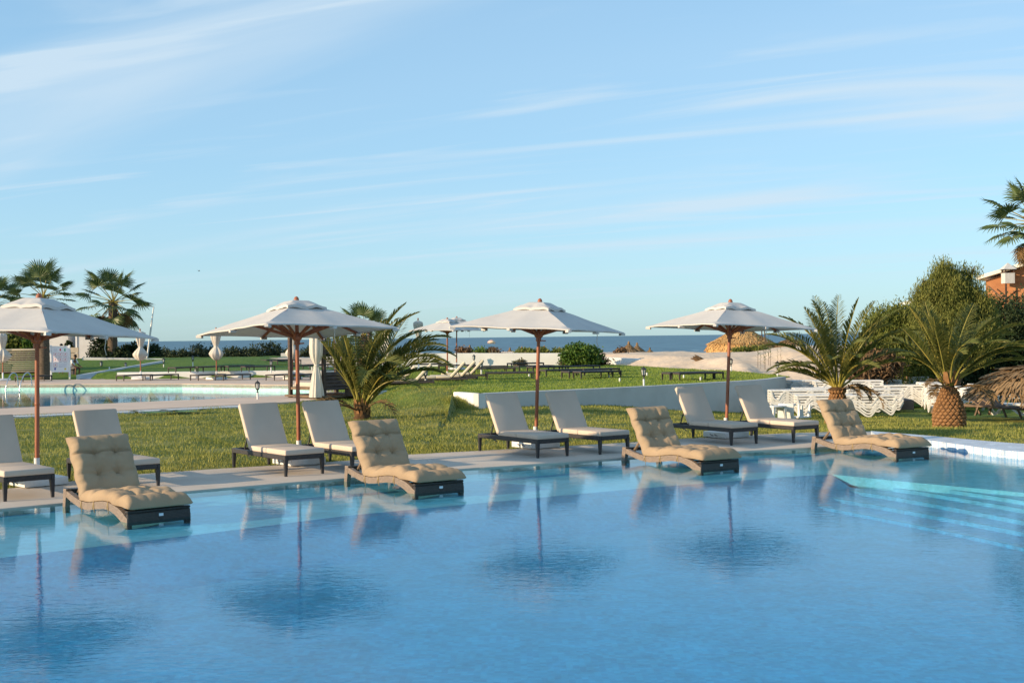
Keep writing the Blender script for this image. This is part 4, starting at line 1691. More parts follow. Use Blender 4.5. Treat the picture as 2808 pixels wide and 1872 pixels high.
for px, py, z, a, lab in [(482, 1022.5, UP, 54, 'bare lounger at the left end of the dark lawn row, next to the path'),
                          (542.6, 1020.6, UP, 54, 'bare lounger on the dark lawn, just left of the folded parasol pole'),
                          (626.8, 1018, UP, 54, 'bare lounger on the dark lawn, just right of the folded parasol pole'),
                          (683, 1019.7, UP, 54, 'bare lounger on the dark lawn, left of the slim lantern'),
                          (552.5, 1001, .5, 50, 'bare lounger of the back row, leftmost before the white boundary wall'),
                          (610, 1001.5, .5, 50, 'bare lounger of the back row, middle one before the white boundary wall'),
                          (731, 999, .5, 48, 'bare lounger of the back row, above the slim lantern'),
                          (761, 1001, .5, 48, 'bare lounger of the back row, left of the daybed post'),
                          (813, 1017, UP, 50, 'bare lounger on the lawn seen between the daybed posts, left one'),
                          (850, 1014, UP, 50, 'bare lounger on the lawn seen between the daybed posts, right one')]:
    put_bench(px, py, z, a, lab, G)
G = 'bare loungers along the far side of the second pool'
for px, py, a, lab in [(339.6, 1044.5, 55, 'bare dark lounger left of the first folded parasol, by the second pool'),
                       (412.5, 1043.6, 55, 'bare dark lounger right of the first folded parasol, by the second pool'),
                       (544, 1043.6, 55, 'bare dark lounger left of the second folded parasol, by the second pool'),
                       (612.8, 1043.6, 55, 'bare dark lounger right of the second folded parasol, by the second pool'),
                       (752.5, 1043.4, 55, 'bare dark lounger left of the daybed post, by the second pool'),
                       (803.6, 1043.4, 55, 'bare dark lounger seen through the daybed, by the second pool'),
                       (63, 1047, 60, 'bare dark lounger behind the chrome pool ladder')]:
    put_bench(px, py, DECK2_Z, a, lab, G)

# loungers with raised backs on the round terrace, seen from behind
m_pad_cream = M('cream_pad_fabric', (0.70, 0.60, 0.44), (0.64, 0.54, 0.39), 3.0, 0.85, 0.12, 60.0, 0.15)
tilt = Proto(make_deck_lounger('terrace_lounger', m_rattan_mid, m_pad_cream, m_rattan_mid, angle=46.0))
G = 'beige loungers with raised backs on the round terrace'
for px, py, z, a, lab in [(1076, 1073, .10, 188, 'dark backed beige lounger tilted up right beside the big date palm'),
                          (1120, 1068, .19, 186, 'beige lounger with raised back, second from the big date palm, before the lantern'),
                          (1216, 1058, .19, 184, 'beige lounger with raised back right of the lantern on the terrace'),
                          (1245, 1055, .19, 184, 'beige lounger with raised back under the distant parasol pole'),
                          (1272, 1047, .19, 182, 'beige lounger with raised back farthest right on the terrace, pillow at its top')]:
    c = hit(px, py, z)
    o = tilt.place((c.x, c.y, z), R(a), lab, G)


# ------------------------------------------------------------------ palms
def frond_mesh(name, L, e0, arch, wide, npair, seed, droop=0.5, mats=None, twist=0.0, ragged=0.0, bare=0.22):
    """a feather leaf: it leaves the origin along +x at E0 degrees and bends down by ARCH degrees towards its tip"""
    rg = random.Random(seed)
    mb = MB()
    n = 26
    pts, dirs = [], []
    p = Vector((0, 0, 0))
    for i in range(n + 1):
        t = i / n
        el = R(e0 - arch * t ** 1.6)
        d = Vector((math.cos(el), 0.06 * math.sin(t * 3 + seed), math.sin(el))).normalized()
        pts.append(p.copy())
        dirs.append(d)
        p = p + d * (L / n)
    mb.tube(pts, [0.026 * (1 - .9 * (i / n)) * (L / 2.2) + .004 for i in range(n + 1)], 5, 0)
    side = Vector((0, 1, 0))
    for k in range(npair):
        t = bare + (1 - bare) * (k + rg.random() * .6) / npair
        i = min(int(t * n), n - 1)
        f = t * n - i
        q = pts[i].lerp(pts[i + 1], f)
        d = dirs[i]
        upv = side.cross(d) * -1.0
        if upv.z < 0 and abs(d.z) < .9:
            upv = -upv
        prof = math.sin(PI * min(1, ((t - bare) / (1 - bare)) * .86 + .12)) ** .6
        for sgn in (-1, 1):
            if rg.random() < ragged:
                continue
            ll = wide * prof * rg.uniform(.82, 1.1)
            fwd = .50 + .75 * t + rg.uniform(-.12, .12)
            lift = rg.uniform(.15, .55)
            dl = (side * sgn * 1.0 + d * fwd + upv * lift).normalized()
            w = (d * 1.0 - upv * .5).normalized() * (.011 + .009 * prof)
            m1 = q + dl * ll * .55
            tip = q + dl * ll + Vector((0, 0, -droop * ll * rg.uniform(.2, .6)))
            o = len(mb.v)
            mb.v += [tuple(q - w * .6), tuple(q + w * .6), tuple(m1 + w), tuple(m1 - w), tuple(tip)]
            mb.f += [(o, o + 1, o + 2, o + 3), (o + 3, o + 2, o + 4)]
            mb.m += [1, 1]
    return mb.mesh(name, mats or [m_rachis, m_leaflet])


def face_frame(az, el0=0.0):
    return (0, 0, R(az))


date_lib = {}


def date_frond(L, e0, arch, seed, **kw):
    key = (round(L, 1), e0, arch, seed % 3)
    if key not in date_lib:
        date_lib[key] = frond_mesh('frond', L, e0, arch, kw.get('wide', .40), kw.get('npair', 62), 11 + seed, kw.get('droop', .35))
    return date_lib[key]


def date_palm(base, label, fronds, crown_z, trunk=None, seed=1, group='feather palms round the lawns', wide=.40):
    """FRONDS: (azimuth, elevation at the base, arch, length); azimuth 0 = picture right, 90 = away"""
    root = empty('date_palm', base)
    tag(root, label, 'palm tree', group)
    rg = random.Random(seed)
    if trunk:
        trunk(root)
    for i, (az, e0, arch, L) in enumerate(fronds):
        me = frond_mesh('frond', L, e0, arch, wide * rg.uniform(.85, 1.1), int(21 * L), seed * 50 + i, .35, ragged=.05)
        o = link('frond', me, root)
        r = rg.uniform(.02, .10)
        o.location = (math.cos(R(az)) * r, math.sin(R(az)) * r, crown_z + rg.uniform(-.04, .06))
        o.rotation_euler = (rg.uniform(-.5, .5) * .6, 0, R(az))
    for i in range(4 if trunk else 0):
        az = rg.choice((200, 230, 300, 330, 10, 170)) + rg.uniform(-20, 20)
        me = frond_mesh('dry_frond', rg.uniform(1.0, 1.6), rg.uniform(10, 40), rg.uniform(70, 110), wide * .7, 26, seed * 90 + i, .9, [m_fan_dead, m_fan_dead], ragged=.25)
        o = link('dry_frond', me, root)
        o.location = (math.cos(R(az)) * .12, math.sin(R(az)) * .12, crown_z - .05)
        o.rotation_euler = (0, 0, R(az))
    return root


def ring(n, e0, arch, L, rg, wind=0.0, az0=0.0, spread=1.0):
    out = []
    for k in range(n):
        az = az0 + 360.0 * k / n * spread + rg.uniform(-14, 14)
        c = math.cos(R(az))
        out.append((az, e0 + rg.uniform(-7, 7) - wind * 9 * (c > 0), arch + rg.uniform(-12, 14) + wind * 26 * c, L * rg.uniform(.85, 1.1) * (1 + .12 * wind * c)))
    return out


def stub_trunk(h, r0, r1):
    def f(root):
        mb = MB()
        mb.lathe([(r0 * 1.25, -.05), (r0, .08), (r0 * .95, h * .5), (r1, h)], 14, wob=lambda a, i: 1 + .08 * math.sin(a * 5 + i))
        mb.build('trunk', m_fibre, root, 60)
        rg = random.Random(3)
        for k in range(26):
            an = k * 2.4
            z = .02 + h * k / 26
            b = MB()
            b.taper((0, 0, 0), (.09, .03), (0.02, .05, .20), (.04, .012))
            o = b.build('leaf_base', m_leafbase, root)
            rr = r0 + (r1 - r0) * k / 26
            o.location = (rr * math.cos(an) * .95, rr * math.sin(an) * .95, z)
            o.rotation_euler = (0, 0, an - PI / 2)
    return f


def pine_trunk(h, r_low, r_mid, r_top, n_rows, n_round):
    """squat trunk scaled with cut leaf bases, each a piece of its own"""
    def f(root):
        prof = [(r_low * .95, -.15), (r_low, .05 * h), (r_mid, .26 * h), (r_mid * .90, .50 * h), (r_mid * .70, .72 * h), (r_mid * .54, .88 * h), (r_top, h), (r_top * .6, h + .06)]
        mb = MB()
        mb.lathe(prof, 24)
        mb.build('trunk', m_fibre, root, 60)
        sc = MB()
        w = 2 * PI * r_mid / n_round
        hh = h / n_rows * 1.35
        a, b = w * .56, hh * .62
        sc.add([(-a, 0, 0), (0, 0, -b), (a, 0, 0), (0, 0, b * .9), (0, .034, -b * .30), (-a * .62, .030, .0), (a * .62, .030, .0), (0, .022, b * .55)],
               [(0, 1, 4, 5), (1, 2, 6, 4), (2, 3, 7, 6), (3, 0, 5, 7), (5, 4, 6, 7)])
        me = sc.mesh('leaf_base', m_leafbase)
        rg = random.Random(9)
        for i in range(n_rows):
            z = h * (i + .35) / n_rows
            rr = interp(z, [(p[1], p[0]) for p in prof])
            dz = .05
            slope = math.atan2(interp(z - dz, [(p[1], p[0]) for p in prof]) - interp(z + dz, [(p[1], p[0]) for p in prof]), 2 * dz)
            for k in range(n_round):
                an = 2 * PI * (k + .5 * (i % 2)) / n_round + rg.uniform(-.03, .03)
                if math.sin(an) > .45:                     # the side turned away is bare core
                    continue
                o = link('leaf_base', me, root)
                o.location = (math.cos(an) * (rr - .004), math.sin(an) * (rr - .004), z + rg.uniform(-.01, .01))
                s = rr / r_mid * rg.uniform(.92, 1.08)
                o.scale = (s, rg.uniform(.75, 1.3), rg.uniform(.92, 1.05))
                o.rotation_euler = Euler((slope + rg.uniform(-.1, .1), 0, an - PI / 2), 'XYZ')
    return f


rgp = random.Random(21)
# the big palm behind the second tan lounger: no trunk, fronds blown to the right
p = hit(993, 1145, 0.0)
fr = [(200, 82, 18, 2.3), (160, 80, 22, 2.5), (185, 70, 26, 2.4), (215, 74, 20, 2.5), (140, 76, 20, 2.5), (250, 78, 24, 2.3), (300, 80, 60, 2.5),
      (10, 76, 70, 3.0), (-20, 70, 92, 3.1), (20, 66, 100, 3.2), (-5, 58, 88, 3.0), (35, 64, 66, 3.0), (60, 78, 40, 2.9), (90, 80, 30, 2.9), 
      (-45, 70, 110, 2.6), (-60, 60, 84, 2.0), (5, 84, 46, 3.1), (-10, 80, 64, 3.2), (15, 50, 80, 2.6), (330, 52, 96, 2.2), (170, 76, 26, 2.1), (200, 74, 24, 2.0),
      (225, 72, 40, 1.8), (280, 66, 50, 1.6), (40, 50, 60, 2.2), (80, 60, 50, 2.2), (-30, 84, 60, 2.9), (270, 68, 130, 2.4), (180, 84, 12, 2.6),
      (340, 62, 96, 3.1), (0, 70, 84, 3.3)]
date_palm(p, 'big trunkless palm with windblown arching fronds on the grass behind the second tan lounger', fr, .22, stub_trunk(.36, .20, .17), 2, wide=.46)
# squat palm behind the farthest tan lounger
z0 = -.45
p = at_y(2297, 1120, 36.0)
p.z = z0
fr = [(180, 58, 78, 2.6), (170, 48, 90, 2.2), (195, 40, 70, 2.0), (150, 62, 64, 2.6), (215, 66, 60, 2.4), (185, 34, 60, 1.9), (175, 74, 62, 2.7),
      (120, 78, 26, 2.7), (240, 76, 30, 2.5), (90, 82, 20, 2.8), (60, 80, 24, 2.8), (30, 76, 34, 2.8), (0, 72, 46, 2.8), (20, 62, 58, 2.9), (-15, 60, 66, 2.8),
      (-30, 72, 50, 2.6), (10, 48, 70, 2.6), (-10, 40, 66, 2.4), (40, 56, 60, 2.7), (-45, 60, 70, 2.3), (-70, 66, 70, 2.2), (-90, 70, 60, 2.1), (270, 58, 80, 2.0), (300, 50, 80, 2.0),
      (200, 78, 30, 2.5), (140, 80, 18, 2.6), (330, 82, 16, 2.6), (250, 52, 70, 1.9), (225, 46, 60, 1.8), (160, 30, 30, 1.5), (205, 62, 6, 2.0), (320, 68, 12, 1.9), (175, 55, 4, 1.5)]
date_palm(p, 'squat palm with shaggy brown trunk rising among the stacks of white loungers', fr, 1.0, pine_trunk(.98, .34, .33, .26, 9, 15), 3, wide=.42)
# pineapple trunk palm
z0 = -.22
p = at_y(2603, 1168, 31.0)
p.z = z0
fr = [(175, 78, 18, 2.0), (190, 72, 14, 2.1), (160, 76, 24, 2.1), (200, 60, 10, 1.8), (215, 66, 8, 1.6), (285, 84, 6, 1.7), (240, 74, 30, 1.9), (120, 80, 20, 2.2),
      (90, 82, 24, 2.2), (60, 76, 36, 2.3), (30, 66, 62, 2.4), (15, 58, 74, 2.5), (0, 50, 72, 2.6), (-15, 44, 74, 2.5), (-30, 54, 80, 2.3), (10, 72, 56, 2.3), (-5, 64, 66, 2.5),
      (45, 60, 62, 2.4), (-50, 62, 74, 2.1), (-75, 66, 80, 1.9), (-95, 72, 60, 1.9), (270, 64, 90, 1.7), (180, 52, 50, 1.5), (150, 62, 44, 1.8), (20, 40, 60, 2.3), (-20, 34, 56, 2.2), (75, 58, 50, 2.1), (105, 60, 40, 2.0)]
root = date_palm(p, 'palm with a swollen pineapple patterned trunk on the grass at the right', fr, .99, pine_trunk(.97, .365, .38, .155, 12, 18), 4, wide=.40)
for an, zz_ in ((-1.2, 1.10), (-.6, 1.02), (-2.2, 1.06)):
    b = MB()
    b.taper((0, 0, 0), (.16, .05), (0, .10, .30), (.10, .02))
    o = b.build('leaf_sheath', m_leafbase, root)
    o.location = (math.cos(an) * .16, math.sin(an) * .16, zz_)
    o.rotation_euler = (0, 0, an - PI / 2)


def fan_leaf_mesh(name, seed, rad=.62, pet=.85, nseg=26, droop=.35, mats=None, span=215, elev=0.0):
    """petiole along +x, then a pleated fan whose tips hang"""
    rg = random.Random(seed)
    mb = MB()
    pts = [Vector((pet * t, 0, -.10 * pet * t * t)) for t in (0, .35, .7, 1)]
    mb.tube(pts, [.022, .017, .013, .010], 5, 0)
    c = pts[-1]
    for k in range(nseg):
        a0 = R(-span / 2 + span * k / nseg)
        a1 = R(-span / 2 + span * (k + 1) / nseg)
        am = (a0 + a1) / 2
        L = rad * (0.72 + .28 * math.cos(am * .72)) * rg.uniform(.88, 1.08)
        fold = .05 * (1 if k % 2 else -1)
        cup = .16

        def pt(a, r, dz):
            return c + Vector((math.cos(a) * r, math.sin(a) * r, dz + cup * r * abs(math.sin(a)) - droop * (r / rad) ** 2.4 * rad * .55))
        r1, r2 = L * .52, L * .80
        o = len(mb.v)
        hang = droop * rg.uniform(.25, .9)
        mid = am
        tip = c + Vector((math.cos(mid) * L, math.sin(mid) * L, -hang * L * .8))
        v = [pt(a0, .02, 0), pt(a1, .02, 0), pt(a1, r1, fold * .4), pt(a0, r1, -fold * .4),
             pt(am + (a1 - am) * .55, r2, -.02), pt(am + (a0 - am) * .55, r2, -.02), tip]
        mb.v += [tuple(x) for x in v]
        mb.f += [(o, o + 1, o + 2, o + 3), (o + 3, o + 2, o + 4, o + 5), (o + 5, o + 4, o + 6)]
        mb.m += [1, 1, 1]
    return mb.mesh(name, mats or [m_rachis, m_fan])


fan_green = [fan_leaf_mesh('fan_leaf', s, .66, .95, 26, d) for s, d in ((1, .25), (2, .4), (3, .55))]
fan_dry = [fan_leaf_mesh('dry_fan_leaf', s, .60, .7, 22, d, [m_fan_dead, m_fan_dead], 170) for s, d in ((5, .8), (6, 1.0))]


def fan_palm(base, h, label, seed, size=1.0, n=30, trunk_r=(.30, .22), lean=(0, 0), dry=8, group='fan palms', low=-38):
    root = empty('fan_palm', base)
    tag(root, label, 'palm tree', group)
    rg = random.Random(seed)
    mb = MB()
    N = 26
    pts, rad = [], []
    for i in range(N + 1):
        t = i / N
        pts.append((lean[0] * t * t, lean[1] * t * t, h * t - .1))
        rad.append((trunk_r[0] + (trunk_r[1] - trunk_r[0]) * t) * (1 + .05 * (i % 2)) * (1.25 - .25 * min(1, t * 8)))
    mb.tube(pts, rad, 12)
    mb.build('trunk', m_bark, root, 60)
    top = Vector(pts[-1])
    # clasping leaf bases under the crown
    for k in range(18):
        b = MB()
        b.taper((0, 0, 0), (.10, .03), (0, .12, .34), (.05, .015))
        o = b.build('leaf_base', m_fan_dead, root)
        an = k * 2.4
        r = trunk_r[1] * .9
        o.location = top + Vector((math.cos(an) * r, math.sin(an) * r, -.75 + .04 * k))
        o.rotation_euler = (0, 0, an - PI / 2)
    for k in range(n):
        t = (k + .5) / n
        el = 84 - (84 - low) * t ** .92
        az = k * 137.5 + rg.uniform(-14, 14)
        o = link('fan_leaf', rg.choice(fan_green), root)
        o.location = top + Vector((0, 0, .05 * (1 - t)))
        o.rotation_euler = Euler((rg.uniform(-.45, .45), -R(el + rg.uniform(-6, 6)), R(az)), 'XYZ')
        s = size * rg.uniform(.88, 1.1)
        o.scale = (s, s, s)
    for k in range(dry):
        az = k * 360 / dry + rg.uniform(-20, 20)
        o = link('dry_fan_leaf', rg.choice(fan_dry), root)
        o.location = top + Vector((0, 0, -.15))
        o.rotation_euler = Euler((rg.uniform(-.4, .4), R(48 + rg.uniform(-12, 18)), R(az)), 'XYZ')
        s = size * rg.uniform(.8, 1.0)
        o.scale = (s, s, s)
    return root


G = 'fan palms at the left'
b = at_y(121, 1037, 73.0)
tp = at_y(121, 812, 73.0)
fan_palm(b, tp.z - b.z, 'fan palm with a rough grey trunk behind the nearest canopy and beside the sign board', 5, 1.40, 26, (.34, .28), (0, 0), 7, G, -48)
b = at_y(309, 985, 96.0)
tp = at_y(313, 826, 96.0)
fan_palm(b, tp.z - b.z, 'fan palm with smooth dark trunk standing alone against the sky, rising out of the shrubs', 6, 1.85, 27, (.36, .31), (.1, 0), 9, G, -55)
b = at_y(-22, 1020, 84.0)
tp = at_y(-22, 835, 84.0)
fan_palm(b, tp.z - b.z, 'yellowish fan palm cut by the left picture edge', 8, 1.5, 30, (.4, .32), (0, 0), 12, G)
b = at_y(1000, 1020, 66.0)
tp = at_y(1000, 918, 66.0)
fan_palm(b, tp.z - b.z, 'fan palm hidden behind the big windblown palm, only its leaf tips showing above the canopy', 12, 1.15, 24, (.3, .24), (0, 0), 4, 'fan palms beyond the lawn')
b = at_y(2838, 1040, 45.0)
tp = at_y(2838, 606, 45.0)
fan_palm(b, tp.z - b.z, 'tall fan palm reaching into the right picture edge, high against the sky', 14, 1.22, 26, (.3, .24), (0, 0), 10, 'fan palms beyond the lawn', -30)


# ------------------------------------------------------------------ leafy shrubs and trees
def knobby(blobs, seed, k=5, f=.38):
    """smaller lumps on the outside of each blob break up its outline"""
    rg = random.Random(seed)
    out = list(blobs)
    for c, r, w in blobs:
        for _ in range(k):
            d = Vector((rg.gauss(0, 1), rg.gauss(0, 1), rg.gauss(.3, 1))).normalized()
            q = (c[0] + d.x * r[0] * .98, c[1] + d.y * r[1] * .98, c[2] + d.z * r[2] * .98)
            s = f * rg.uniform(.6, 1.2)
            out.append((q, (r[0] * s, r[1] * s, r[2] * s), w * 1.6))
    return out


def leaf_cloud(blobs, n, size, seed, mat, name='foliage', shell=.55, flat=.0, hang=0.0, long=1.0, clump=0, cs=.25):
    """N leaf quads spread through ellipsoid blobs (centre, radii, weight), gathered in clumps"""
    rg = np.random.default_rng(seed)
    w = np.array([b[2] * b[1][0] * b[1][1] * b[1][2] for b in blobs]) ** .8
    w /= w.sum()
    which = rg.choice(len(blobs), n, p=w)
    C = np.array([b[0] for b in blobs], dtype=float)[which]
    Rr = np.array([b[1] for b in blobs], dtype=float)[which]
    d = rg.normal(size=(n, 3))
    d /= np.linalg.norm(d, axis=1)[:, None]
    r = rg.random(n) ** (1 / 3.0)
    r = shell + (1 - shell) * r
    P = C + d * Rr * r[:, None]
    if clump:
        nc = clump
        idx = rg.integers(0, n, nc)
        cen = P[idx]
        wh = rg.integers(0, nc, n)
        P = cen[wh] + rg.normal(size=(n, 3)) * cs * np.array([1, 1, .8])
    if hang:
        P[:, 2] -= rg.random(n) ** 2 * hang
    a = rg.normal(size=(n, 3))
    a /= np.linalg.norm(a, axis=1)[:, None]
    if hang:
        a = a * np.array([.35, .35, 1.2])
        a /= np.linalg.norm(a, axis=1)[:, None]
    b = rg.normal(size=(n, 3))
    b -= a * (a * b).sum(1)[:, None]
    b /= np.linalg.norm(b, axis=1)[:, None]
    s = size * rg.uniform(.6, 1.25, n)[:, None]
    a, b = a * s * long, b * s * .5
    V = np.empty((n, 4, 3))
    V[:, 0] = P - a
    V[:, 1] = P + b * 1.0
    V[:, 2] = P + a
    V[:, 3] = P - b * 1.0
    F = np.arange(n * 4).reshape(n, 4)
    return fast_mesh(name, V.reshape(-1, 3), F, mat)


def branches(root, base, blobs, seed, r0, name='trunk', mat=None, k=None):
    rg = random.Random(seed)
    mb = MB()
    b = Vector(base)
    for (c, rad, w) in blobs[:k]:
        c = Vector(c)
        q = b.lerp(c, .5) + Vector((rg.uniform(-.2, .2), rg.uniform(-.2, .2), rg.uniform(0, .3))) * rad[0]
        mb.tube([b, q, c], [r0, r0 * .6, r0 * .18], 6)
        for _ in range(5):
            t = c + Vector((rg.uniform(-1, 1) * rad[0], rg.uniform(-1, 1) * rad[1], rg.uniform(-.2, 1) * rad[2])) * 1.0
            mb.tube([q.lerp(c, rg.uniform(.2, 1)), (c + t) / 2, t], [r0 * .3, r0 * .18, r0 * .05], 4)
    o = mb.build(name, mat or m_twig, root, 60)
    return o


def shrub(base, blobs, n, leaf, mat, label, name='shrub', cat='shrub', group=None, seed=1, r0=.05, **kw):
    root = empty(name, base)
    tag(root, label, cat, group)
    branches(root, (0, 0, -.1), blobs, seed, r0)
    me = leaf_cloud(knobby(blobs, seed), n, leaf, seed, mat, 'foliage', **kw)
    link('foliage', me, root)
    return root


def at3(px, py, Y):
    p = at_y(px, py, Y)
    return p


def blobs_px(Y, base, lst, depth=.8):
    """blobs given in picture pixels: (x, y, radius x, radius y[, weight])"""
    k = Y / FPX
    out = []
    for b in lst:
        c = at_y(b[0], b[1], Y) - base
        out.append(((c.x, c.y + (b[5] if len(b) > 5 else 0), c.z), (b[2] * k, max(b[2], b[3]) * k * depth, b[3] * k), b[4] if len(b) > 4 else 1.0))
    return out


# big tamarisk before the brick house
Y = 50.0
b = at3(2610, 1075, Y)
bl = blobs_px(Y, b, [(2585, 770, 40, 45), (2560, 830, 60, 40), (2625, 830, 70, 60), (2660, 775, 22, 40), (2680, 860, 45, 60), (2540, 800, 28, 22), (2600, 750, 18, 25),
                     (2600, 900, 80, 60), (2660, 930, 60, 60), (2560, 880, 40, 40), (2700, 900, 30, 50), (2585, 728, 7, 16, .5), (2668, 738, 8, 14, .5), (2532, 775, 9, 12, .4)])
shrub(b, bl, 110000, .030, m_tamarisk, 'tall feathery olive green tamarisk tree in front of the brick house', 'tamarisk_tree', 'tree', None, 31, .12, shell=.35, long=2.6, clump=1300, cs=.16, hang=.35)
# willow-like bush left of it
Y = 52.0
b = at3(2450, 1060, Y)
bl = blobs_px(Y, b, [(2440, 870, 55, 30), (2480, 900, 50, 40), (2420, 930, 50, 60), (2480, 960, 70, 60), (2400, 990, 50, 40), (2450, 1010, 80, 40), (2530, 980, 40, 60), (2500, 850, 25, 18, .5)])
shrub(b, bl, 60000, .048, m_bush, 'drooping yellowish green bush left of the tamarisk, behind the white lounger stacks', 'drooping_bush', 'bush', None, 32, .09, shell=.4, long=1.6, clump=800, cs=.2, hang=.9)
# dark shrub mass at the right edge
Y = 54.0
b = at3(2760, 1080, Y)
bl = blobs_px(Y, b, [(2760, 880, 70, 60), (2820, 870, 60, 70), (2720, 960, 60, 70), (2790, 980, 80, 80), (2850, 960, 70, 90), (2700, 1030, 60, 50), (2780, 1040, 80, 40), (2640, 1010, 40, 60)])
shrub(b, bl, 48000, .065, m_hedge, 'dark green shrub mass at the right picture edge below the brick house', 'dark_shrub', 'shrub', None, 33, .09, shell=.5, clump=700, cs=.25)
# dry brush
Y = 49.5
b = at3(2395, 1062, Y)
bl = blobs_px(Y, b, [(2370, 1020, 35, 26), (2410, 1000, 34, 36), (2345, 1045, 34, 14), (2445, 1010, 22, 30)])
shrub(b, bl, 5000, .07, m_dryleaf, 'dry brown brush between the squat palm and the drooping bush', 'dry_brush', 'shrub', None, 34, .04, shell=.2, long=2.2, clump=300, cs=.16)
# round green bush at the garden wall
Y = 74.0
b = at3(1598, 1003, Y)
bl = blobs_px(Y, b, [(1590, 960, 32, 14), (1570, 978, 26, 16), (1610, 972, 34, 20), (1590, 985, 36, 14), (1625, 985, 20, 14)])
shrub(b, bl, 6500, .11, m_bushbright, 'round bright green bush against the sunlit garden wall', 'round_bush', 'bush', None, 35, .05, shell=.55, clump=260, cs=.14)
Y = 75.0
b = at3(1650, 1004, Y)
bl = blobs_px(Y, b, [(1640, 988, 18, 13), (1655, 994, 14, 8)])
shrub(b, bl, 700, .07, m_dryleaf, 'thin grey dry shrub leaning on the right side of the round green bush', 'dry_brush', 'shrub', None, 36, .03, shell=.1, long=2.2, clump=80, cs=.14)
for px, lab in ((1545, 'low reddish plant left of the round green bush'), (1420, 'low tuft of leaves at the foot of the garden wall by the middle parasol pole')):
    b = at3(px, 1002, 75.5)
    bl = blobs_px(75.5, b, [(px, 995, 11, 6), (px + 14, 997, 8, 5)])
    shrub(b, bl, 500, .08, m_agave, lab, 'low_plant', 'plant', None, px, .03, shell=.2, clump=60, cs=.1)

# shrubs along the shore, left half
G = 'shrubs along the shore behind the second pool'
for k, (px, top, w, Y, mat, lab) in enumerate([
        (272, 930, 40, 97, m_hedge, 'tall dark shrub by the white rounded building, at the foot of the lone fan palm'),
        (315, 955, 45, 96, m_hedge, 'dark shrub right at the trunk of the lone fan palm'),
        (362, 945, 44, 97, m_hedge, 'dark shrub left of the first folded parasol'),
        (415, 948, 36, 98, m_hedge, 'dark shrub right of the first folded parasol'),
        (455, 965, 26, 100, m_seashrub, 'small thin shrub where the path meets the white boundary wall'),
        (492, 962, 30, 96, m_seashrub, 'grey green shrub left of the white lantern post'),
        (540, 949, 42, 97, m_seashrub, 'broad grey green shrub left of the second folded parasol'),
        (578, 960, 28, 98, m_seashrub, 'low shrub behind the second folded parasol'),
        (640, 952, 40, 97, m_seashrub, 'loose shrub right of the second folded parasol with bare stalks on top'),
        (690, 946, 40, 97, m_seashrub, 'tall loose shrub before the sea, left of the second parasol pole'),
        (735, 940, 44, 98, m_seashrub, 'tallest of the loose grey green shrubs, its twigs high above the sea line'),
        (775, 958, 26, 98, m_seashrub, 'shrub with pinkish tops left of the dark daybed post'),
        (842, 955, 34, 98, m_seashrub, 'shrub with pinkish tops seen between the second parasol pole and the curtain'),
        (905, 958, 44, 99, m_seashrub, 'shrub behind the slatted side of the daybed'),
        (970, 960, 40, 99, m_seashrub, 'shrub mostly hidden behind the big windblown palm')]):
    b = at3(px, 992, Y)
    b.z = min(b.z, .55)
    k2 = Y / FPX
    low = [(px - w * .5, 978, w * .45, 13), (px + w * .4, 976, w * .45, 13), (px, 970, w * .55, 16)]
    up = [(px - w * .3, top + 14, w * .25, 13), (px + w * .15, top + 10, w * .28, 12), (px + w * .5, top + 17, w * .2, 10)]
    bl = blobs_px(Y, b, low + up)
    shrub(b, bl, int((70 if mat is m_hedge else 44) * w), .12 if mat is m_hedge else .09, mat, lab, 'shore_shrub', 'shrub', G, 60 + k, .035, shell=.25, clump=int(2.4 * w), cs=.14)

# sunlit shrubs behind the stacked pads at the far left
G2 = 'sunlit shrubs at the far left'
for px, top, w, lab in ((-5, 912, 40, 'sunlit green shrub at the left picture edge behind the stacked pads'), (45, 915, 44, 'sunlit green shrub behind the stacked pads, left of the nearest parasol pole'),
                        (84, 925, 30, 'yellow green strappy plant between the nearest parasol pole and the fan palm trunk')):
    b = at3(px, 985, 90)
    bl = blobs_px(90, b, [(px, top + 22, w * .6, 22), (px - w * .4, top + 40, w * .5, 20), (px + w * .4, top + 38, w * .5, 22), (px, top + 56, w * .8, 18)])
    shrub(b, bl, 4200, .13, m_bushbright if px > 80 else m_bush, lab, 'sunlit_shrub', 'shrub', G2, 90 + px, .05, shell=.4, clump=180, cs=.2)
b = at3(190, 985, 104)
bl = blobs_px(104, b, [(188, 945, 9, 9), (192, 960, 10, 16)])
shrub(b, bl, 900, .12, m_hedge, 'small round dark bush in the gap between the two white buildings', 'round_bush', 'bush', None, 95, .05, shell=.5)

# low beach scrub along the crest
G = 'low scrub on the crest of the beach'
for k, (px, py, w, mat, lab) in enumerate([(1270, 962, 16, m_dryleaf, 'reddish dry scrub on the beach crest right of the distant parasols'), (1315, 963, 22, m_bushbright, 'green and sandy scrub hump above the garden wall'),
                                           (1350, 964, 14, m_dryleaf, 'low brown scrub above the garden wall'), (1440, 964, 22, m_bush, 'olive scrub between two small thatched parasols'),
                                           (1480, 965, 20, m_bush, 'olive scrub strip left of the middle parasol pole'), (1535, 965, 20, m_bush, 'olive scrub right of the middle parasol pole'),
                                           (1700, 964, 10, m_dryleaf, 'small reddish scrub right of the round green bush')]):
    b = at3(px, 969, 84)
    bl = blobs_px(84, b, [(px, py, w, 6), (px + w * .5, py + 2, w * .7, 5)])
    shrub(b, bl, 800, .09, mat, lab, 'beach_scrub', 'shrub', G, 120 + k, .02, shell=.2, clump=60, cs=.12)
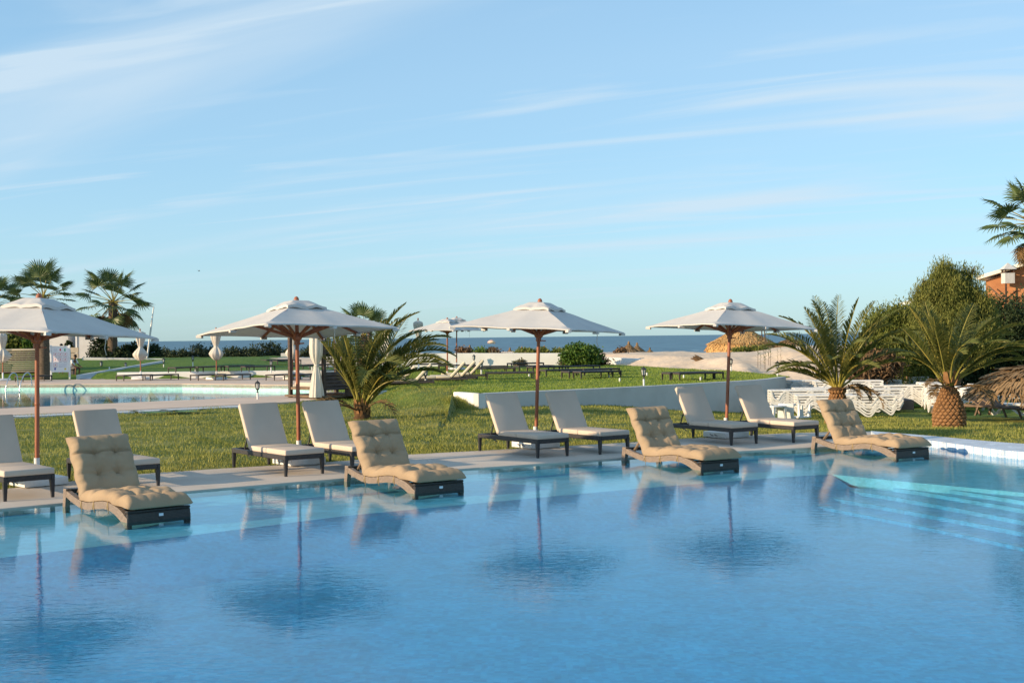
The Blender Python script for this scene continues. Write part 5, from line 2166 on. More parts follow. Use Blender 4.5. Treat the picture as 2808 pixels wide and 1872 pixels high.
# plants at the foot of the big thatched hut
b = at3(2050, 963, 90)
bl = blobs_px(90, b, [(2030, 958, 26, 5), (2075, 957, 30, 6)])
shrub(b, bl, 1500, .09, m_bush, 'low green creepers at the foot of the big thatched hut', 'creeper', 'plant', None, 140, .02, shell=.2, clump=90, cs=.12)


# ------------------------------------------------------------------ agaves and reeds
def make_agave():
    root = empty('agave')
    for k in range(16):
        mb = MB()
        L, w = .62, .055
        e = R(78 - 60 * (k / 16))
        pts = [Vector((math.cos(e) * L * t, 0, math.sin(e) * L * t - .10 * L * t * t)) for t in (0, .35, .7, 1)]
        ww = [w * .7, w, w * .6, .004]
        rows = [[p + Vector((0, a, .02 if a else 0)) for a in (-q, 0, q)] for p, q in zip(pts, ww)]
        mb.grid(rows)
        o = mb.build('leaf', m_agave, root)
        o.rotation_euler = (0, 0, k * 2.4)
    return root


aga = Proto(make_agave())
G = 'agaves at the foot of the garden wall'
for px, py, s, lab in [(1280, 993, 1.3, 'small dark agave left of the far lantern at the garden wall'), (1157, 993, 1.2, 'agave at the garden wall below the palm frond tips'), (1194, 993, 1.1, 'agave at the garden wall behind the distant parasol poles'),
                       (1325, 998, 1.4, 'agave right of the far lantern at the garden wall'), (1351, 998, 1.9, 'largest agave with spreading reddish leaves in front of the garden wall'),
                       (1397, 997, 1.4, 'agave with a thin dead flower stalk, left of the middle parasol pole'), (1438, 997, 1.5, 'agave just left of the middle parasol pole at the garden wall')]:
    aga.place(hit(px, py, UP), px * .7, lab, G, s)


def make_reed():
    root = empty('reed_stalk')
    rg = random.Random(4)
    mb = MB()
    mb.tube([(0, 0, 0), (.02, 0, .8), (.0, .02, 1.5)], [.012, .010, .005], 5)
    mb.build('stem', m_twig, root, 60)
    for k in range(9):
        lb = MB()
        z = .35 + k * .13
        a = k * 2.5
        d = Vector((math.cos(a), math.sin(a), 0))
        s = Vector((-d.y, d.x, 0)) * .014
        p = Vector((0, 0, z))
        lb.add([p - s, p + s, p + d * .16 + Vector((0, 0, .12)) + s, p + d * .16 + Vector((0, 0, .12)) - s, p + d * .3 + Vector((0, 0, .04))], [(0, 1, 2, 3), (3, 2, 4)])
        lb.build('leaf', m_bushbright, root)
    return root


reed = Proto(make_reed())
G = 'thin reeds growing in the sand'


def on_sand(px, py):
    """the dune surface under a pixel"""
    lo = None
    for k in range(400):
        Y = 46 + k * .15
        q = at_y(px, py, Y)
        if q.z <= sand_h(q.x, q.y):
            return q
    return at_y(px, py, 70)


for i, (px, py, s, lab) in enumerate([(2078, 1008, 1.0, 'leftmost tall reed in the sand before the thatched hut'), (2086, 1012, .6, 'short reed beside the leftmost tall one in the sand'), (2096, 1012, .85, 'reed in the middle of the sandy slope'),
                                     (2099, 1013, .8, 'reed with narrow leaves right beside another in mid slope'), (2108, 1003, 1.0, 'tallest reed right of the middle ones in the sand'), (2113, 1003, .85, 'slim reed beside the tallest one in the sand'),
                                     (2133, 992, .5, 'small reed behind the lantern at the lawn corner'), (2142, 998, .55, 'leaning reed right of the lantern at the lawn corner')]):
    q = on_sand(px, py)
    o = reed.place(q, i * 1.3, lab, G, s)

# ------------------------------------------------------------------ grass blades
def blades(name, n, fn, hgt, wid, mat, seed):
    rg = np.random.default_rng(seed)
    P = fn(rg, n)
    n = len(P)
    a = rg.uniform(0, 2 * PI, n)
    h = hgt * rg.uniform(.45, 1.25, n)
    lean = rg.normal(size=(n, 2)) * .45 * h[:, None]
    w = wid * rg.uniform(.6, 1.3, n)
    V = np.empty((n, 3, 3))
    dx, dy = np.cos(a) * w / 2, np.sin(a) * w / 2
    V[:, 0] = P + np.stack([dx, dy, -.01 + 0 * dx], 1)
    V[:, 1] = P - np.stack([dx, dy, .01 + 0 * dx], 1)
    V[:, 2] = P + np.stack([lean[:, 0], lean[:, 1], h], 1)
    o = link(name, fast_mesh(name, V.reshape(-1, 3), np.arange(n * 3).reshape(n, 3), mat))
    tag(o, kind='stuff')
    return o


def near_pts(rg, n):
    X = rg.uniform(-15, 13, n)
    ye = np.interp(X, [p[0] for p in DB], [p[1] for p in DB])
    t = rg.random(n) ** 1.5
    Y = ye - .06 + t * 26
    out = []
    clump = np.array([noise.noise(Vector((x * 1.3, y * 1.3, 9))) for x, y in zip(X, Y)])
    keep = clump > rg.uniform(-.75, .35, n)
    for x, y, k in zip(X, Y, keep):
        if not k:
            continue
        if x > -1.75 and x < 11 and y > (interp(x, WX) - .02):
            continue
        if cut_far_pool(x, y, -.5):
            continue
        out.append((x, y, lawn_near(x, y)))
    return np.array(out)


def upper_pts(rg, n):
    X = rg.uniform(-7.5, 10.9, n)
    ya = np.where(X < -1.9, 44.0, np.interp(X, [p[0] for p in WX], [p[1] for p in WX]))
    Y = ya + .3 + rg.random(n) ** 1.3 * 30
    yb = np.interp(X, [p[0] for p in SANDB], [p[1] for p in SANDB]) + .6
    k = Y < yb
    X, Y = X[k], Y[k]
    Z = np.array([UP + .03 * nz3(x, y, .9, 4) if x > -1.9 else lawn_near(x, y) for x, y in zip(X, Y)])
    return np.stack([X, Y, Z], 1)


blades('grass', 230000, near_pts, .065, .018, m_blade, 5)
blades('far_grass', 90000, upper_pts, .06, .022, m_blade2, 6)


def tuft_pts(rg, n):
    out = []
    q = hit(1318, 1118, 0)
    for _ in range(n):
        t = rg.random()
        a, b = WALL[0], WALL[1]
        x = a.x + (b.x - a.x) * t - rg.random() * .5
        y = a.y + (b.y - a.y) * t - rg.random() * .35
        out.append((x, y, lawn_near(x, y)))
    for px, py in ((1198, 1136), (1246, 1140), (1225, 1132), (1570, 1122), (1640, 1121)):
        c = hit(px, py, 0.0)
        for _ in range(n // 6):
            x, y = c.x + rg.normal() * .25, c.y + rg.normal() * .18
            out.append((x, y, lawn_near(x, y)))
    return np.array(out)


blades('long_grass', 700, tuft_pts, .11, .016, m_blade, 8)


# ------------------------------------------------------------------ daybed pavilion
def make_pavilion():
    zb = DECK2_Z
    A = hit(797, 1089, zb)
    Bq = at_y(889, 1094, A.y - 1.45)
    Bq.z = zb
    u = (Bq - A)
    u.z = 0
    side = u.length
    u.normalize()
    v = Vector((-u.y, u.x, 0))
    root = empty('daybed_pavilion', A, math.atan2(u.y, u.x))
    tag(root, 'dark timber daybed pavilion with slatted side wall at the end of the second pool', 'pavilion')
    S = side
    H = 2.42
    for (x, y) in ((0, 0), (S, 0), (0, S), (S, S), (S, S * .42)):
        mb = MB()
        mb.box((x, y, H / 2 if (y in (0, S)) else 1.6), (.12, .12, H if y in (0, S) else 1.6))
        mb.build('post', m_darkwood, root)
    for p, q in (((0, 0), (S, 0)), ((0, S), (S, S)), ((0, 0), (0, S)), ((S, 0), (S, S))):
        mb = MB()
        mb.bar((p[0], p[1], H + .06), (q[0], q[1], H + .06), .10, .12)
        mb.build('beam', m_darkwood, root)
    for k in range(14):                                     # thin slats of the upper side wall
        mb = MB()
        mb.box((S, S / 2, .98 + k * .10), (.03, S - .13, .028))
        mb.build('slat', m_darkwood, root)
    for k in range(5):                                      # broad louvres below
        mb = MB()
        mb.box((0, 0, 0), (.022, S - .13, .125), 0, Matrix.Translation((S + .02, S / 2, .36 + k * .125)) @ Matrix.Rotation(R(-24), 4, 'Y'))
        mb.build('louvre', m_darkwood, root)
    mb = MB()
    mb.box((S / 2, S / 2, .07), (S + .3, S + .3, .07))
    mb.build('platform', m_brownwood, root)
    for y in (.0, S):
        mb = MB()
        mb.box((S / 2, y, .33), (S - .13, .07, .09))
        mb.build('rail', m_brownwood, root)
    for x in (.03, S - .03):
        mb = MB()
        mb.box((x, S / 2, .331), (.06, S - .12, .088))
        mb.build('rail', m_brownwood, root)
    mb = MB()
    mb.rbox((S / 2 - .02, S / 2, .46), (S - .2, S - .2, .17), .04, 3)
    mb.build('mattress', m_pad, root, 40)
    for y in (S * .5,):
        mb = MB()
        mb.box((S + .30, y, .22), (.38, .42, .30))
        mb.build('step_box', m_darkwood, root)
    # tied curtain on the near post
    prof = [(.17, 2.40), (.20, 2.2), (.215, 1.9), (.215, 1.62), (.18, 1.42), (.10, 1.24), (.065, 1.17), (.085, 1.08), (.14, .85), (.19, .55), (.23, .3), (.255, .06)]
    cb = MB()
    cb.lathe(prof, 48, 0, None, lambda a, i: 1 + .10 * math.sin(a * 9 + i * .2) + .06 * math.sin(a * 15 + 1) + .05 * math.sin(a * 3 + i * .4))
    co = cb.build('curtain', m_curtain, root, 70)
    co.location = (S - .12, -.22, 0)
    tb = MB()
    tb.lathe([(.08, 1.20), (.088, 1.18), (.088, 1.14), (.08, 1.12)], 16)
    tb.tube([(-.07, -.03, 1.16), (-.14, -.05, 1.08), (-.16, -.05, .92)], .014, 5)
    to = tb.build('curtain_tie', m_curtain, root, 60)
    to.location = (S - .12, -.22, 0)
    return root


make_pavilion()


# ------------------------------------------------------------------ lanterns
def make_lantern():
    root = empty('garden_lantern')
    mb = MB()
    mb.tube([(0, 0, -.05), (0, 0, .27)], .034, 10)
    mb.build('post', m_whitemetal, root, 50)
    mb = MB()
    mb.lathe([(.038, .265), (.045, .28), (.025, .30), (.022, .34), (.05, .37), (.07, .395), (.072, .405)], 8)
    mb.lathe([(.098, .585), (.10, .595), (.07, .635), (.028, .665), (.012, .675), (.016, .69), (.004, .715)], 8)
    for k in range(6):
        a = k * PI / 3
        mb.bar((math.cos(a) * .068, math.sin(a) * .068, .40), (math.cos(a) * .092, math.sin(a) * .092, .59), .012)
    mb.build('cage', m_blackmetal, root, 40)
    mb = MB()
    mb.lathe([(.058, .405), (.078, .582)], 6)
    mb.build('pane', m_glass, root)
    return root


lant = Proto(make_lantern())
G = 'small black garden lanterns on white posts'
for px, py, z, s, lab in [(706.6, 1097, 0.0, 1.0, 'nearest black lantern, behind the backrest left of the second parasol pole'), (1300, 1003, UP, 1.0, 'lantern standing right against the sunlit garden wall'),
                          (1320, 1030, UP, 1.0, 'lantern on the lawn between the terrace kerb and the dark loungers'), (1765.6, 1060, UP, .97, 'lantern just behind the shaded retaining wall, left of the fourth parasol'),
                          (2132, 1032, UP, .9, 'lantern at the right hand corner of the raised lawn by the sand'), (2005, 1018, UP, .9, 'lantern at the sand edge right beside the fourth parasol pole'),
                          (1167.5, 1058, .26, 1.05, 'lantern on a white block at the terrace, between beige loungers'), (278, 1021, .22, 1.05, 'lantern on a low white plinth on the dark lawn, right of the seated person'),
                          (344.7, 1021, .25, .9, 'lantern beside the sloping path, left of the first folded parasol'), (449, 1010, .45, .95, 'lantern at the upper end of the sloping path'),
                          (529, 1003, .6, .9, 'lantern with white post in front of the shore shrubs'), (743.5, 1020, UP, .95, 'slim lantern on the dark lawn left of the daybed post')]:
    lant.place(hit(px, py, z), px, lab, G, s)
p = hit(1167.5, 1060, .0)
for (px, py, z, w, lab) in ((1170, 1066, .16, .5, 'small white block under the terrace lantern'), (278, 1022, .12, .55, 'low white plinth under the lantern on the dark lawn')):
    p = hit(px, py, z)
    mb = MB()
    mb.rbox((0, 0, -.06), (w, w, .26), .01, 1)
    o = mb.build('plinth', m_whitewall_shade)
    o.location = p
    tag(o, lab, 'plinth')

# white irrigation stakes
mb = MB()
mb.tube([(0, 0, -.05), (0, 0, .11)], .035, 8)
mb.tube([(0, 0, .11), (0, 0, .135)], .028, 8)
st_me = mb.mesh('lawn_stake', m_whitemetal, 50)
G = 'short white pipe stubs in the lawns'
for px, py, z, lab in [(1451, 1034, UP, 'short white pipe stub left of the middle parasol pole'), (1699.5, 1046, UP, 'short white pipe stub in front of the nearest dark lounger pair'),
                       (1670, 1036, UP, 'short white pipe stub under the nearest dark lounger'), (1774, 1030, UP, 'short white pipe stub behind the wall lantern'),
                       (1875, 1037, UP, 'short white pipe stub under the right hand lounger pair'), (1921, 1043, UP, 'short grey white pipe stub by the fourth parasol pole'),
                       (1187, 1016, UP, 'short white pipe stub among the far dark loungers'), (855, 1012, UP, 'short white pipe stub seen through the daybed'),
                       (536, 1018, UP, 'short white pipe stub on the dark lawn by the folded parasol'), (300, 1012, .5, 'white pipe stub on the dark lawn left of the path'),
                       (238, 982, .85, 'white pipe stub by the thin boundary wall')]:
    o = link('lawn_stake', st_me)
    o.location = hit(px, py, z)
    tag(o, lab, 'pipe', G)

# ------------------------------------------------------------------ sign board
p = hit(166, 1039.5, 0.05)
root = empty('rules_board', p, R(4))
tag(root, 'white pool rules board on two legs with small red pictograms', 'sign')
W, H0, H1 = .92, .42, 1.82
for sx in (-1, 1):
    mb = MB()
    mb.rbox((sx * (W / 2 + .045), 0, .95), (.09, .09, 1.9), .01, 1)
    mb.build('post', m_whitemetal, root, 30)
for z in (H0, H1):
    mb = MB()
    mb.box((0, 0, z), (W, .05, .06))
    mb.build('frame_bar', m_whitemetal, root)
mb = MB()
mb.box((0, .0, (H0 + H1) / 2), (W - .002, .02, H1 - H0 - .06))
mb.build('panel', m_sign, root)


def flat(parts, mat, name='print'):
    m_ = MB()
    for (x0, z0, x1, z1) in parts:
        m_.add([(x0, -.0125, z0), (x1, -.0125, z0), (x1, -.0125, z1), (x0, -.0125, z1)], [(0, 1, 2, 3)])
    return m_.build(name, mat, root)


def frame_rects(x, z, w, h, t=.010):
    return [(x, z, x + w, z + t), (x, z + h - t, x + w, z + h), (x, z + t, x + t, z + h - t), (x + w - t, z + t, x + w, z + h - t)]


reds, greys, blues = [], [], []
cols = (-.38, -.11, .16)
zz0 = 1.28
for r_ in range(3):
    for c in range(3):
        if r_ == 2 and c > 0:
            continue
        x, z = cols[c], zz0 - r_ * .29
        reds += frame_rects(x, z, .22, .20)
        reds += [(x + .06, z + .08, x + .16, z + .095), (x + .09, z + .05, x + .105, z + .15), (x + .12, z + .10, x + .15, z + .14)]
        greys += [(x + .02, z - .035, x + .2, z - .022), (x + .04, z - .06, x + .18, z - .048)]
for k in range(4):
    greys.append((-.36, 1.70 - k * .05, -.16, 1.712 - k * .05))
    blues.append((-.08, .86 - k * .06, .36, .868 - k * .06))
flat(reds, m_red)['kind'] = 'stuff'
flat(greys, m_greyp)['kind'] = 'stuff'
flat(blues, m_blueprint)['kind'] = 'stuff'
flat([(-.03, 1.58, .05, 1.68), (-.01, 1.68, .03, 1.71)], m_red)
flat([(.22, 1.56, .30, 1.70), (.245, 1.54, .275, 1.56)], m_greenp)
flat([(-.33, .52, -.24, .62), (-.30, .62, -.26, .66)], m_blueprint)
flat([(.22, .52, .32, .62)], m_yellowp)
flat([(-.10, .50, .12, .508), (-.10, .66, .12, .668)], m_greyp)


# ------------------------------------------------------------------ people
def skin_body(name, joints, bones, mat, parent, root_idx=0, sub=2):
    me = bpy.data.meshes.new(name)
    me.from_pydata([j[0] for j in joints], bones, [])
    me.materials.append(mat)
    o = link(name, me, parent)
    sk = o.modifiers.new('skin', 'SKIN')
    for i, j in enumerate(joints):
        sv = me.skin_vertices[0].data[i]
        r = j[1]
        sv.radius = r if hasattr(r, '__len__') else (r, r)
        sv.use_root = i == root_idx
    sk.use_smooth_shade = True
    sd = o.modifiers.new('smooth', 'SUBSURF')
    sd.levels = sd.render_levels = sub
    return o


def person(loc, rz, label, pose, shirt, shorts):
    """pose: dict of joint positions, x forward, y to the person's left"""
    root = empty('person', loc, rz)
    tag(root, label, 'person')
    J = pose
    names = ['pelvis', 'waist', 'chest', 'neck', 'head', 'crown', 'sl', 'el', 'wl', 'hl', 'sr', 'er', 'wr', 'hr', 'il', 'kl', 'al', 'fl', 'ir', 'kr', 'ar', 'fr']
    rad = dict(pelvis=(.15, .12), waist=(.14, .105), chest=(.165, .115), neck=.052, head=(.078, .092), crown=(.07, .08), sl=.062, el=.043, wl=.030, hl=(.04, .022),
               sr=.062, er=.043, wr=.030, hr=(.04, .022), il=.095, kl=.060, al=.040, fl=(.045, .03), ir=.095, kr=.060, ar=.040, fr=(.045, .03))
    idx = {n: i for i, n in enumerate(names)}
    bones = [('pelvis', 'waist'), ('waist', 'chest'), ('chest', 'neck'), ('neck', 'head'), ('head', 'crown'), ('chest', 'sl'), ('sl', 'el'), ('el', 'wl'), ('wl', 'hl'),
             ('chest', 'sr'), ('sr', 'er'), ('er', 'wr'), ('wr', 'hr'), ('pelvis', 'il'), ('il', 'kl'), ('kl', 'al'), ('al', 'fl'), ('pelvis', 'ir'), ('ir', 'kr'), ('kr', 'ar'), ('ar', 'fr')]
    skin_body('body', [(J[n], rad[n]) for n in names], [(idx[a], idx[b]) for a, b in bones], m_skin, root)
    sh = ['pelvis', 'waist', 'chest', 'sl', 'sl2', 'sr', 'sr2', 'coll']
    JJ = dict(J)
    JJ['sl2'] = tuple(Vector(J['sl']).lerp(Vector(J['el']), .8))
    JJ['sr2'] = tuple(Vector(J['sr']).lerp(Vector(J['er']), .8))
    JJ['coll'] = tuple(Vector(J['chest']).lerp(Vector(J['neck']), .55))
    r2 = dict(pelvis=(.165, .135), waist=(.165, .13), chest=(.185, .135), sl=.082, sl2=.07, sr=.082, sr2=.07, coll=(.085, .07))
    ix = {n: i for i, n in enumerate(sh)}
    skin_body('shirt', [(JJ[n], r2[n]) for n in sh], [(ix[a], ix[b]) for a, b in (('pelvis', 'waist'), ('waist', 'chest'), ('chest', 'coll'), ('chest', 'sl'), ('sl', 'sl2'), ('chest', 'sr'), ('sr', 'sr2'))], shirt, root)
    so = ['pelvis', 'il', 'kl2', 'ir', 'kr2']
    JJ['kl2'] = tuple(Vector(J['il']).lerp(Vector(J['kl']), .88))
    JJ['kr2'] = tuple(Vector(J['ir']).lerp(Vector(J['kr']), .88))
    r3 = dict(pelvis=(.172, .14), il=.115, kl2=.09, ir=.115, kr2=.09)
    ix = {n: i for i, n in enumerate(so)}
    skin_body('shorts', [(JJ[n], r3[n]) for n in so], [(ix[a], ix[b]) for a, b in (('pelvis', 'il'), ('il', 'kl2'), ('pelvis', 'ir'), ('ir', 'kr2'))], shorts, root)
    # hair cap, ears, nose, eyes
    h = Vector(J['head'])
    c = Vector(J['crown'])
    up = (c - h).normalized()
    fw = Vector((1, 0, 0))
    fw = (fw - up * fw.dot(up)).normalized()
    sd = up.cross(fw)
    mb = MB()
    Mx = Matrix((fw, sd, up)).transposed().to_4x4()
    Mx.translation = h + up * .055
    pr = [(.001, .098), (.045, .088), (.078, .06), (.094, .02), (.096, -.02), (.085, -.045)]
    mb.lathe(pr[::-1], 16, 0, Mx @ Matrix.Translation((-.014, 0, 0)))
    mb.build('hair', m_hair, root, 180)
    for s_ in (-1, 1):
        mb = MB()
        mb.lathe([(.004, -.006), (.02, -.004), (.022, .004), (.01, .008)], 10, 0, Matrix.Translation(h + sd * s_ * .088 + up * .02) @ Matrix.Rotation(PI / 2, 4, 'X') @ Matrix.Scale(1.5, 4, (0, 0, 1)))
        mb.build('ear', m_skin, root, 180)
        mb = MB()
        mb.lathe([(.001, .012), (.009, .007), (.012, 0), (.009, -.007), (.001, -.012)], 8, 0, Matrix.Translation(h + fw * .083 + sd * s_ * .032 + up * .025))
        mb.build('eye', m_hair, root, 180)
    mb = MB()
    mb.lathe([(.018, -.02), (.014, .0), (.005, .035)], 8, 0, Matrix.Translation(h + fw * .088 + up * .0))
    mb.build('nose', m_skin, root, 180)
    mb = MB()
    mb.box(tuple(h + fw * .084 - up * .035), (.012, .05, .008))
    mb.build('mouth', m_hair, root)
    for (wn_, hn_) in (('wl', 'hl'), ('wr', 'hr')):         # five fingers on each hand
        w_, hh = Vector(J[wn_]), Vector(J[hn_])
        d = (hh - w_).normalized()
        sdv = d.cross(Vector((0, 0, 1)))
        sdv = sdv.normalized() if sdv.length > .1 else Vector((0, 1, 0))
        nrm = sdv.cross(d)
        for k, ln in enumerate((.065, .078, .082, .074, .058)):
            mb = MB()
            if k == 0:
                a = w_.lerp(hh, .4) + sdv * .03
                dd = (d * .6 + sdv).normalized()
            else:
                a = hh + sdv * (.026 - .0175 * (k - 1)) + d * .02
                dd = d
            mb.tube([a, a + dd * ln * .5, a + dd * ln * .85 - nrm * ln * .3], [.010, .0095, .007], 6)
            mb.build('finger', m_skin, root, 180)
    return root


seat = dict(pelvis=(0, 0, .46), waist=(.05, 0, .62), chest=(.17, 0, .86), neck=(.24, 0, 1.02), head=(.29, 0, 1.13), crown=(.30, 0, 1.24),
            sl=(.17, .20, .92), el=(.30, .27, .66), wl=(.52, .20, .56), hl=(.60, .17, .53), sr=(.17, -.20, .92), er=(.30, -.28, .66), wr=(.52, -.20, .56), hr=(.60, -.17, .53),
            il=(.04, .10, .45), kl=(.46, .17, .50), al=(.40, .17, .08), fl=(.54, .19, .03), ir=(.04, -.10, .45), kr=(.46, -.17, .50), ar=(.40, -.17, .08), fr=(.54, -.19, .03))
p = hit(196, 1031, .10)
person(p, R(-18), 'person in a white shirt and grey shorts sitting hunched beside the rules board', seat, m_shirt, m_shorts)
mb = MB()
mb.taper((0, 0, 0), (.34, .34), (0, 0, .36), (.30, .30))
mb.box((0, 0, .38), (.36, .36, .04))
o = mb.build('low_stool', m_greycloth)
o.location = p + Vector((0, 0, 0))
tag(o, 'dark low stool under the person in the white shirt', 'stool')
stand = dict(pelvis=(0, 0, .92), waist=(0, 0, 1.08), chest=(.01, 0, 1.32), neck=(.02, 0, 1.50), head=(.04, 0, 1.62), crown=(.04, 0, 1.73),
             sl=(.0, .20, 1.40), el=(-.02, .26, 1.12), wl=(.08, .25, .88), hl=(.10, .25, .80), sr=(.0, -.20, 1.40), er=(-.02, -.26, 1.12), wr=(.08, -.25, .88), hr=(.10, -.25, .80),
             il=(0, .10, .90), kl=(.02, .11, .49), al=(-.01, .11, .08), fl=(.12, .13, .03), ir=(0, -.10, .90), kr=(.02, -.11, .49), ar=(-.01, -.11, .08), fr=(.12, -.13, .03))
q = at_y(170, 1030, 75.5)
person((q.x, 75.5, low_ground(q.x, 75.5)), R(150), 'person standing behind the rules board, only the dark hair showing above it', stand, m_shirt, m_blackmetal)

# ------------------------------------------------------------------ pool ladder
root = empty('pool_ladder', hit(52, 1058, DECK2_Z))
tag(root, 'chrome pool ladder with two curved handrails at the far edge of the second pool', 'pool ladder')
k_ = root.location.y / FPX
for dx in (-.33, .33):
    mb = MB()
    pts = [(dx - .12, -.55, -.75), (dx - .10, -.45, .02), (dx - .04, -.25, .42), (dx + .02, -.08, .60), (dx + .09, .10, .62), (dx + .15, .26, .45), (dx + .17, .33, .0)]
    mb.tube(smooth_line(pts, 4), .026, 8)
    mb.build('handrail', m_steel, root, 60)
for k in range(3):
    mb = MB()
    mb.bar((-.44, -.55, -.25 - .22 * k), (.22, -.55, -.25 - .22 * k), .08, .03)
    mb.build('step', m_steel, root)

# ------------------------------------------------------------------ stacks of beige pads
G = 'beige pads stacked at the far left'
pad_mb = MB()
pad_mb.rbox((0, 0, 0), (1.9, .66, .07), .015, 2)
pad_me = pad_mb.mesh('stacked_pad', m_beige2, 40)
pt_mb = MB()
pt_mb.rbox((0, 0, 0), (1.92, .68, .13), .03, 2)
pt_me = pt_mb.mesh('stacked_pad', m_beige, 40)
ORD = ['lowest', 'second', 'third', 'fourth', 'fifth', 'sixth', 'seventh', 'eighth', 'ninth', 'tenth', 'eleventh', 'twelfth']
for si, (px, nm) in enumerate(((-5, 'left'), (72, 'right'))):
    c = at_y(px, 1038, 76.0)
    c.z = .30
    for k in range(11):
        o = link('stacked_pad', pad_me if k < 10 else pt_me)
        o.location = (c.x + rng.uniform(-.02, .02), 76.0 + rng.uniform(-.02, .02), c.z + .1 + k * .125 + (.03 if k == 10 else 0))
        o.rotation_euler = (0, 0, rng.uniform(-.02, .02))
        where = 'cut by the left picture edge' if si == 0 else 'nearest the fan palm trunk'
        tag(o, f'{"thick pale topmost" if k == 10 else ORD[k]} beige pad {"" if k == 10 else "from the ground "}in the stack {where}', 'pad', G)
    mb = MB()
    for sx in (-1, 1):
        mb.box((sx * .8, 0, .1), (.06, .6, .2))
    mb.box((0, 0, .21), (1.8, .6, .04))
    o = mb.build('pad_rack', m_darkwood)
    o.location = (c.x, 76.0, c.z - .2 + .03)
    tag(o, 'dark low rack under the stacked pads ' + ('at the left picture edge' if si == 0 else 'nearest the fan palm trunk'), 'rack', 'racks under the stacked pads')

# ------------------------------------------------------------------ white plastic loungers in stacks
def make_plastic():
    root = empty('plastic_lounger')
    prof = [(-.95, .325), (-.90, .14), (-.82, .035), (-.70, .03), (-.64, .14), (-.50, .285), (-.40, .295), (-.22, .19), (-.06, .065), (.02, .03), (.12, .03), (.22, .14), (.33, .285), (.43, .295),
            (.60, .19), (.74, .09), (.82, .10), (.88, .2), (.955, .325)]
    ln = smooth_line([(x, 0, z) for x, z in prof], 3)
    for sgn in (-1, 1):
        rows = []
        for i, p in enumerate(ln):
            d = (ln[min(i + 1, len(ln) - 1)] - ln[max(i - 1, 0)]).normalized()
            n = Vector((-d.z, 0, d.x)) * .026
            y = sgn * .325
            rows.append([p + n + Vector((0, y - .03, 0)), p + n + Vector((0, y + .03, 0)), p - n + Vector((0, y + .03, 0)), p - n + Vector((0, y - .03, 0))])
        mb = MB()
        mb.grid(rows, closed=True)
        mb.build('side_frame', m_plastic, root, 40)
    mb = MB()
    for k in range(13):
        mb.box((-.90 + k * .15, 0, .330), (.130, .64, .046))
    for sgn in (-1, 1):
        mb.box((0, sgn * .315, .329), (1.90, .05, .056))
    mb.build('slatted_top', m_plastic, root)
    return root


plast = Proto(make_plastic())
GP = 'white plastic loungers stacked on the grass'
STK = [  # picture x, y of the foot of the stack's near middle, depth, ground z, heading, how many, name of the stack
    (2262, 1130, 42.5, -.64, -4, 5, 'in the front stack left of the squat palm'),
    (2372, 1132, 42.0, -.64, -5, 5, 'in the front stack right of the squat palm'),
    (2395, 1110, 44.5, -.64, -4, 6, 'in the stack behind the front right one'),
    (2462, 1104, 47.5, -.64, -6, 6, 'in the stack beside the grey lounger'),
    (2250, 1090, 46.0, -.64, -3, 6, 'in the rear stack at the wall end'),
    (2300, 1080, 50.0, -.64, -6, 7, 'in the far stack behind the squat palm'),
    (2400, 1080, 50.5, -.64, -8, 7, 'in the far stack below the dry brush'),
    (2185, 1112, 44.5, -.64, -3, 6, 'in the second stack by the wall end'),
    (2345, 1085, 48.0, -.64, -5, 8, 'in the tall stack behind the squat palm trunk'),
    (2210, 1075, 51.0, -.64, -4, 7, 'in the farthest stack beside the wall end'),
    (2475, 1080, 51.5, -.64, -7, 8, 'in the farthest stack below the drooping bush'),
    (2555, 1098, 47.0, -.64, 84, 7, 'in the taller stack left of the pineapple trunk'),
    (2577, 1104, 43.5, -.64, 82, 4, 'in the low stack touching the pineapple trunk'),
    (2655, 1098, 45.0, -.64, 83, 6, 'in the stack right of the pineapple trunk'),
    (2697, 1098, 47.0, -.64, 83, 6, 'in the stack left of the straw shade'),
    (2765, 1095, 47.0, -.64, 82, 5, 'in the stack under the straw shade'),
    (2812, 1095, 47.5, -.64, 82, 4, 'in the stack cut by the right edge'),
]
for px, py, Y, z, ang, n, nm in STK:
    c = at_y(px, py, Y)
    for k in range(n):
        pos = 'topmost' if k == n - 1 else ORD[k] + (' from the ground' if k else '')
        plast.place((c.x + rng.uniform(-.015, .015), Y + rng.uniform(-.015, .015), z + k * .088), R(ang + rng.uniform(-.8, .8)),
                    f'{pos} white plastic lounger {nm}', GP)


# jumbled small white tables by the wall end
def make_table():
    root = empty('plastic_table')
    mb = MB()
    mb.rbox((0, 0, .40), (.5, .5, .05), .015, 2)
    mb.build('table_top', m_plastic, root, 40)
    for sx in (-1, 1):
        for sy in (-1, 1):
            lg = MB()
            lg.taper((sx * .22, sy * .22, 0), (.05, .05), (sx * .19, sy * .19, .375), (.09, .09))
            lg.build('leg', m_plastic, root)
    return root


tab = Proto(make_table())
G = 'small white plastic tables by the end of the retaining wall'
for px, py, Y, rot, rx, lab in ((2128, 1124, 40.5, 20, 0, 'small white plastic table upright against the end of the shaded wall'), (2163, 1126, 41.0, -25, 90, 'small white plastic table tipped on its side, showing its top'),
                                (2195, 1124, 41.4, 40, 180, 'small white plastic table lying upside down left of the front stack')):
    q = at_y(px, py, Y)
    zg = low_ground(q.x, Y)
    o = tab.place((q.x, Y, zg + (.0 if rx == 0 else .25 if rx == 90 else .43)), R(rot), lab, G)
    o.rotation_euler = (R(rx), 0, R(rot))

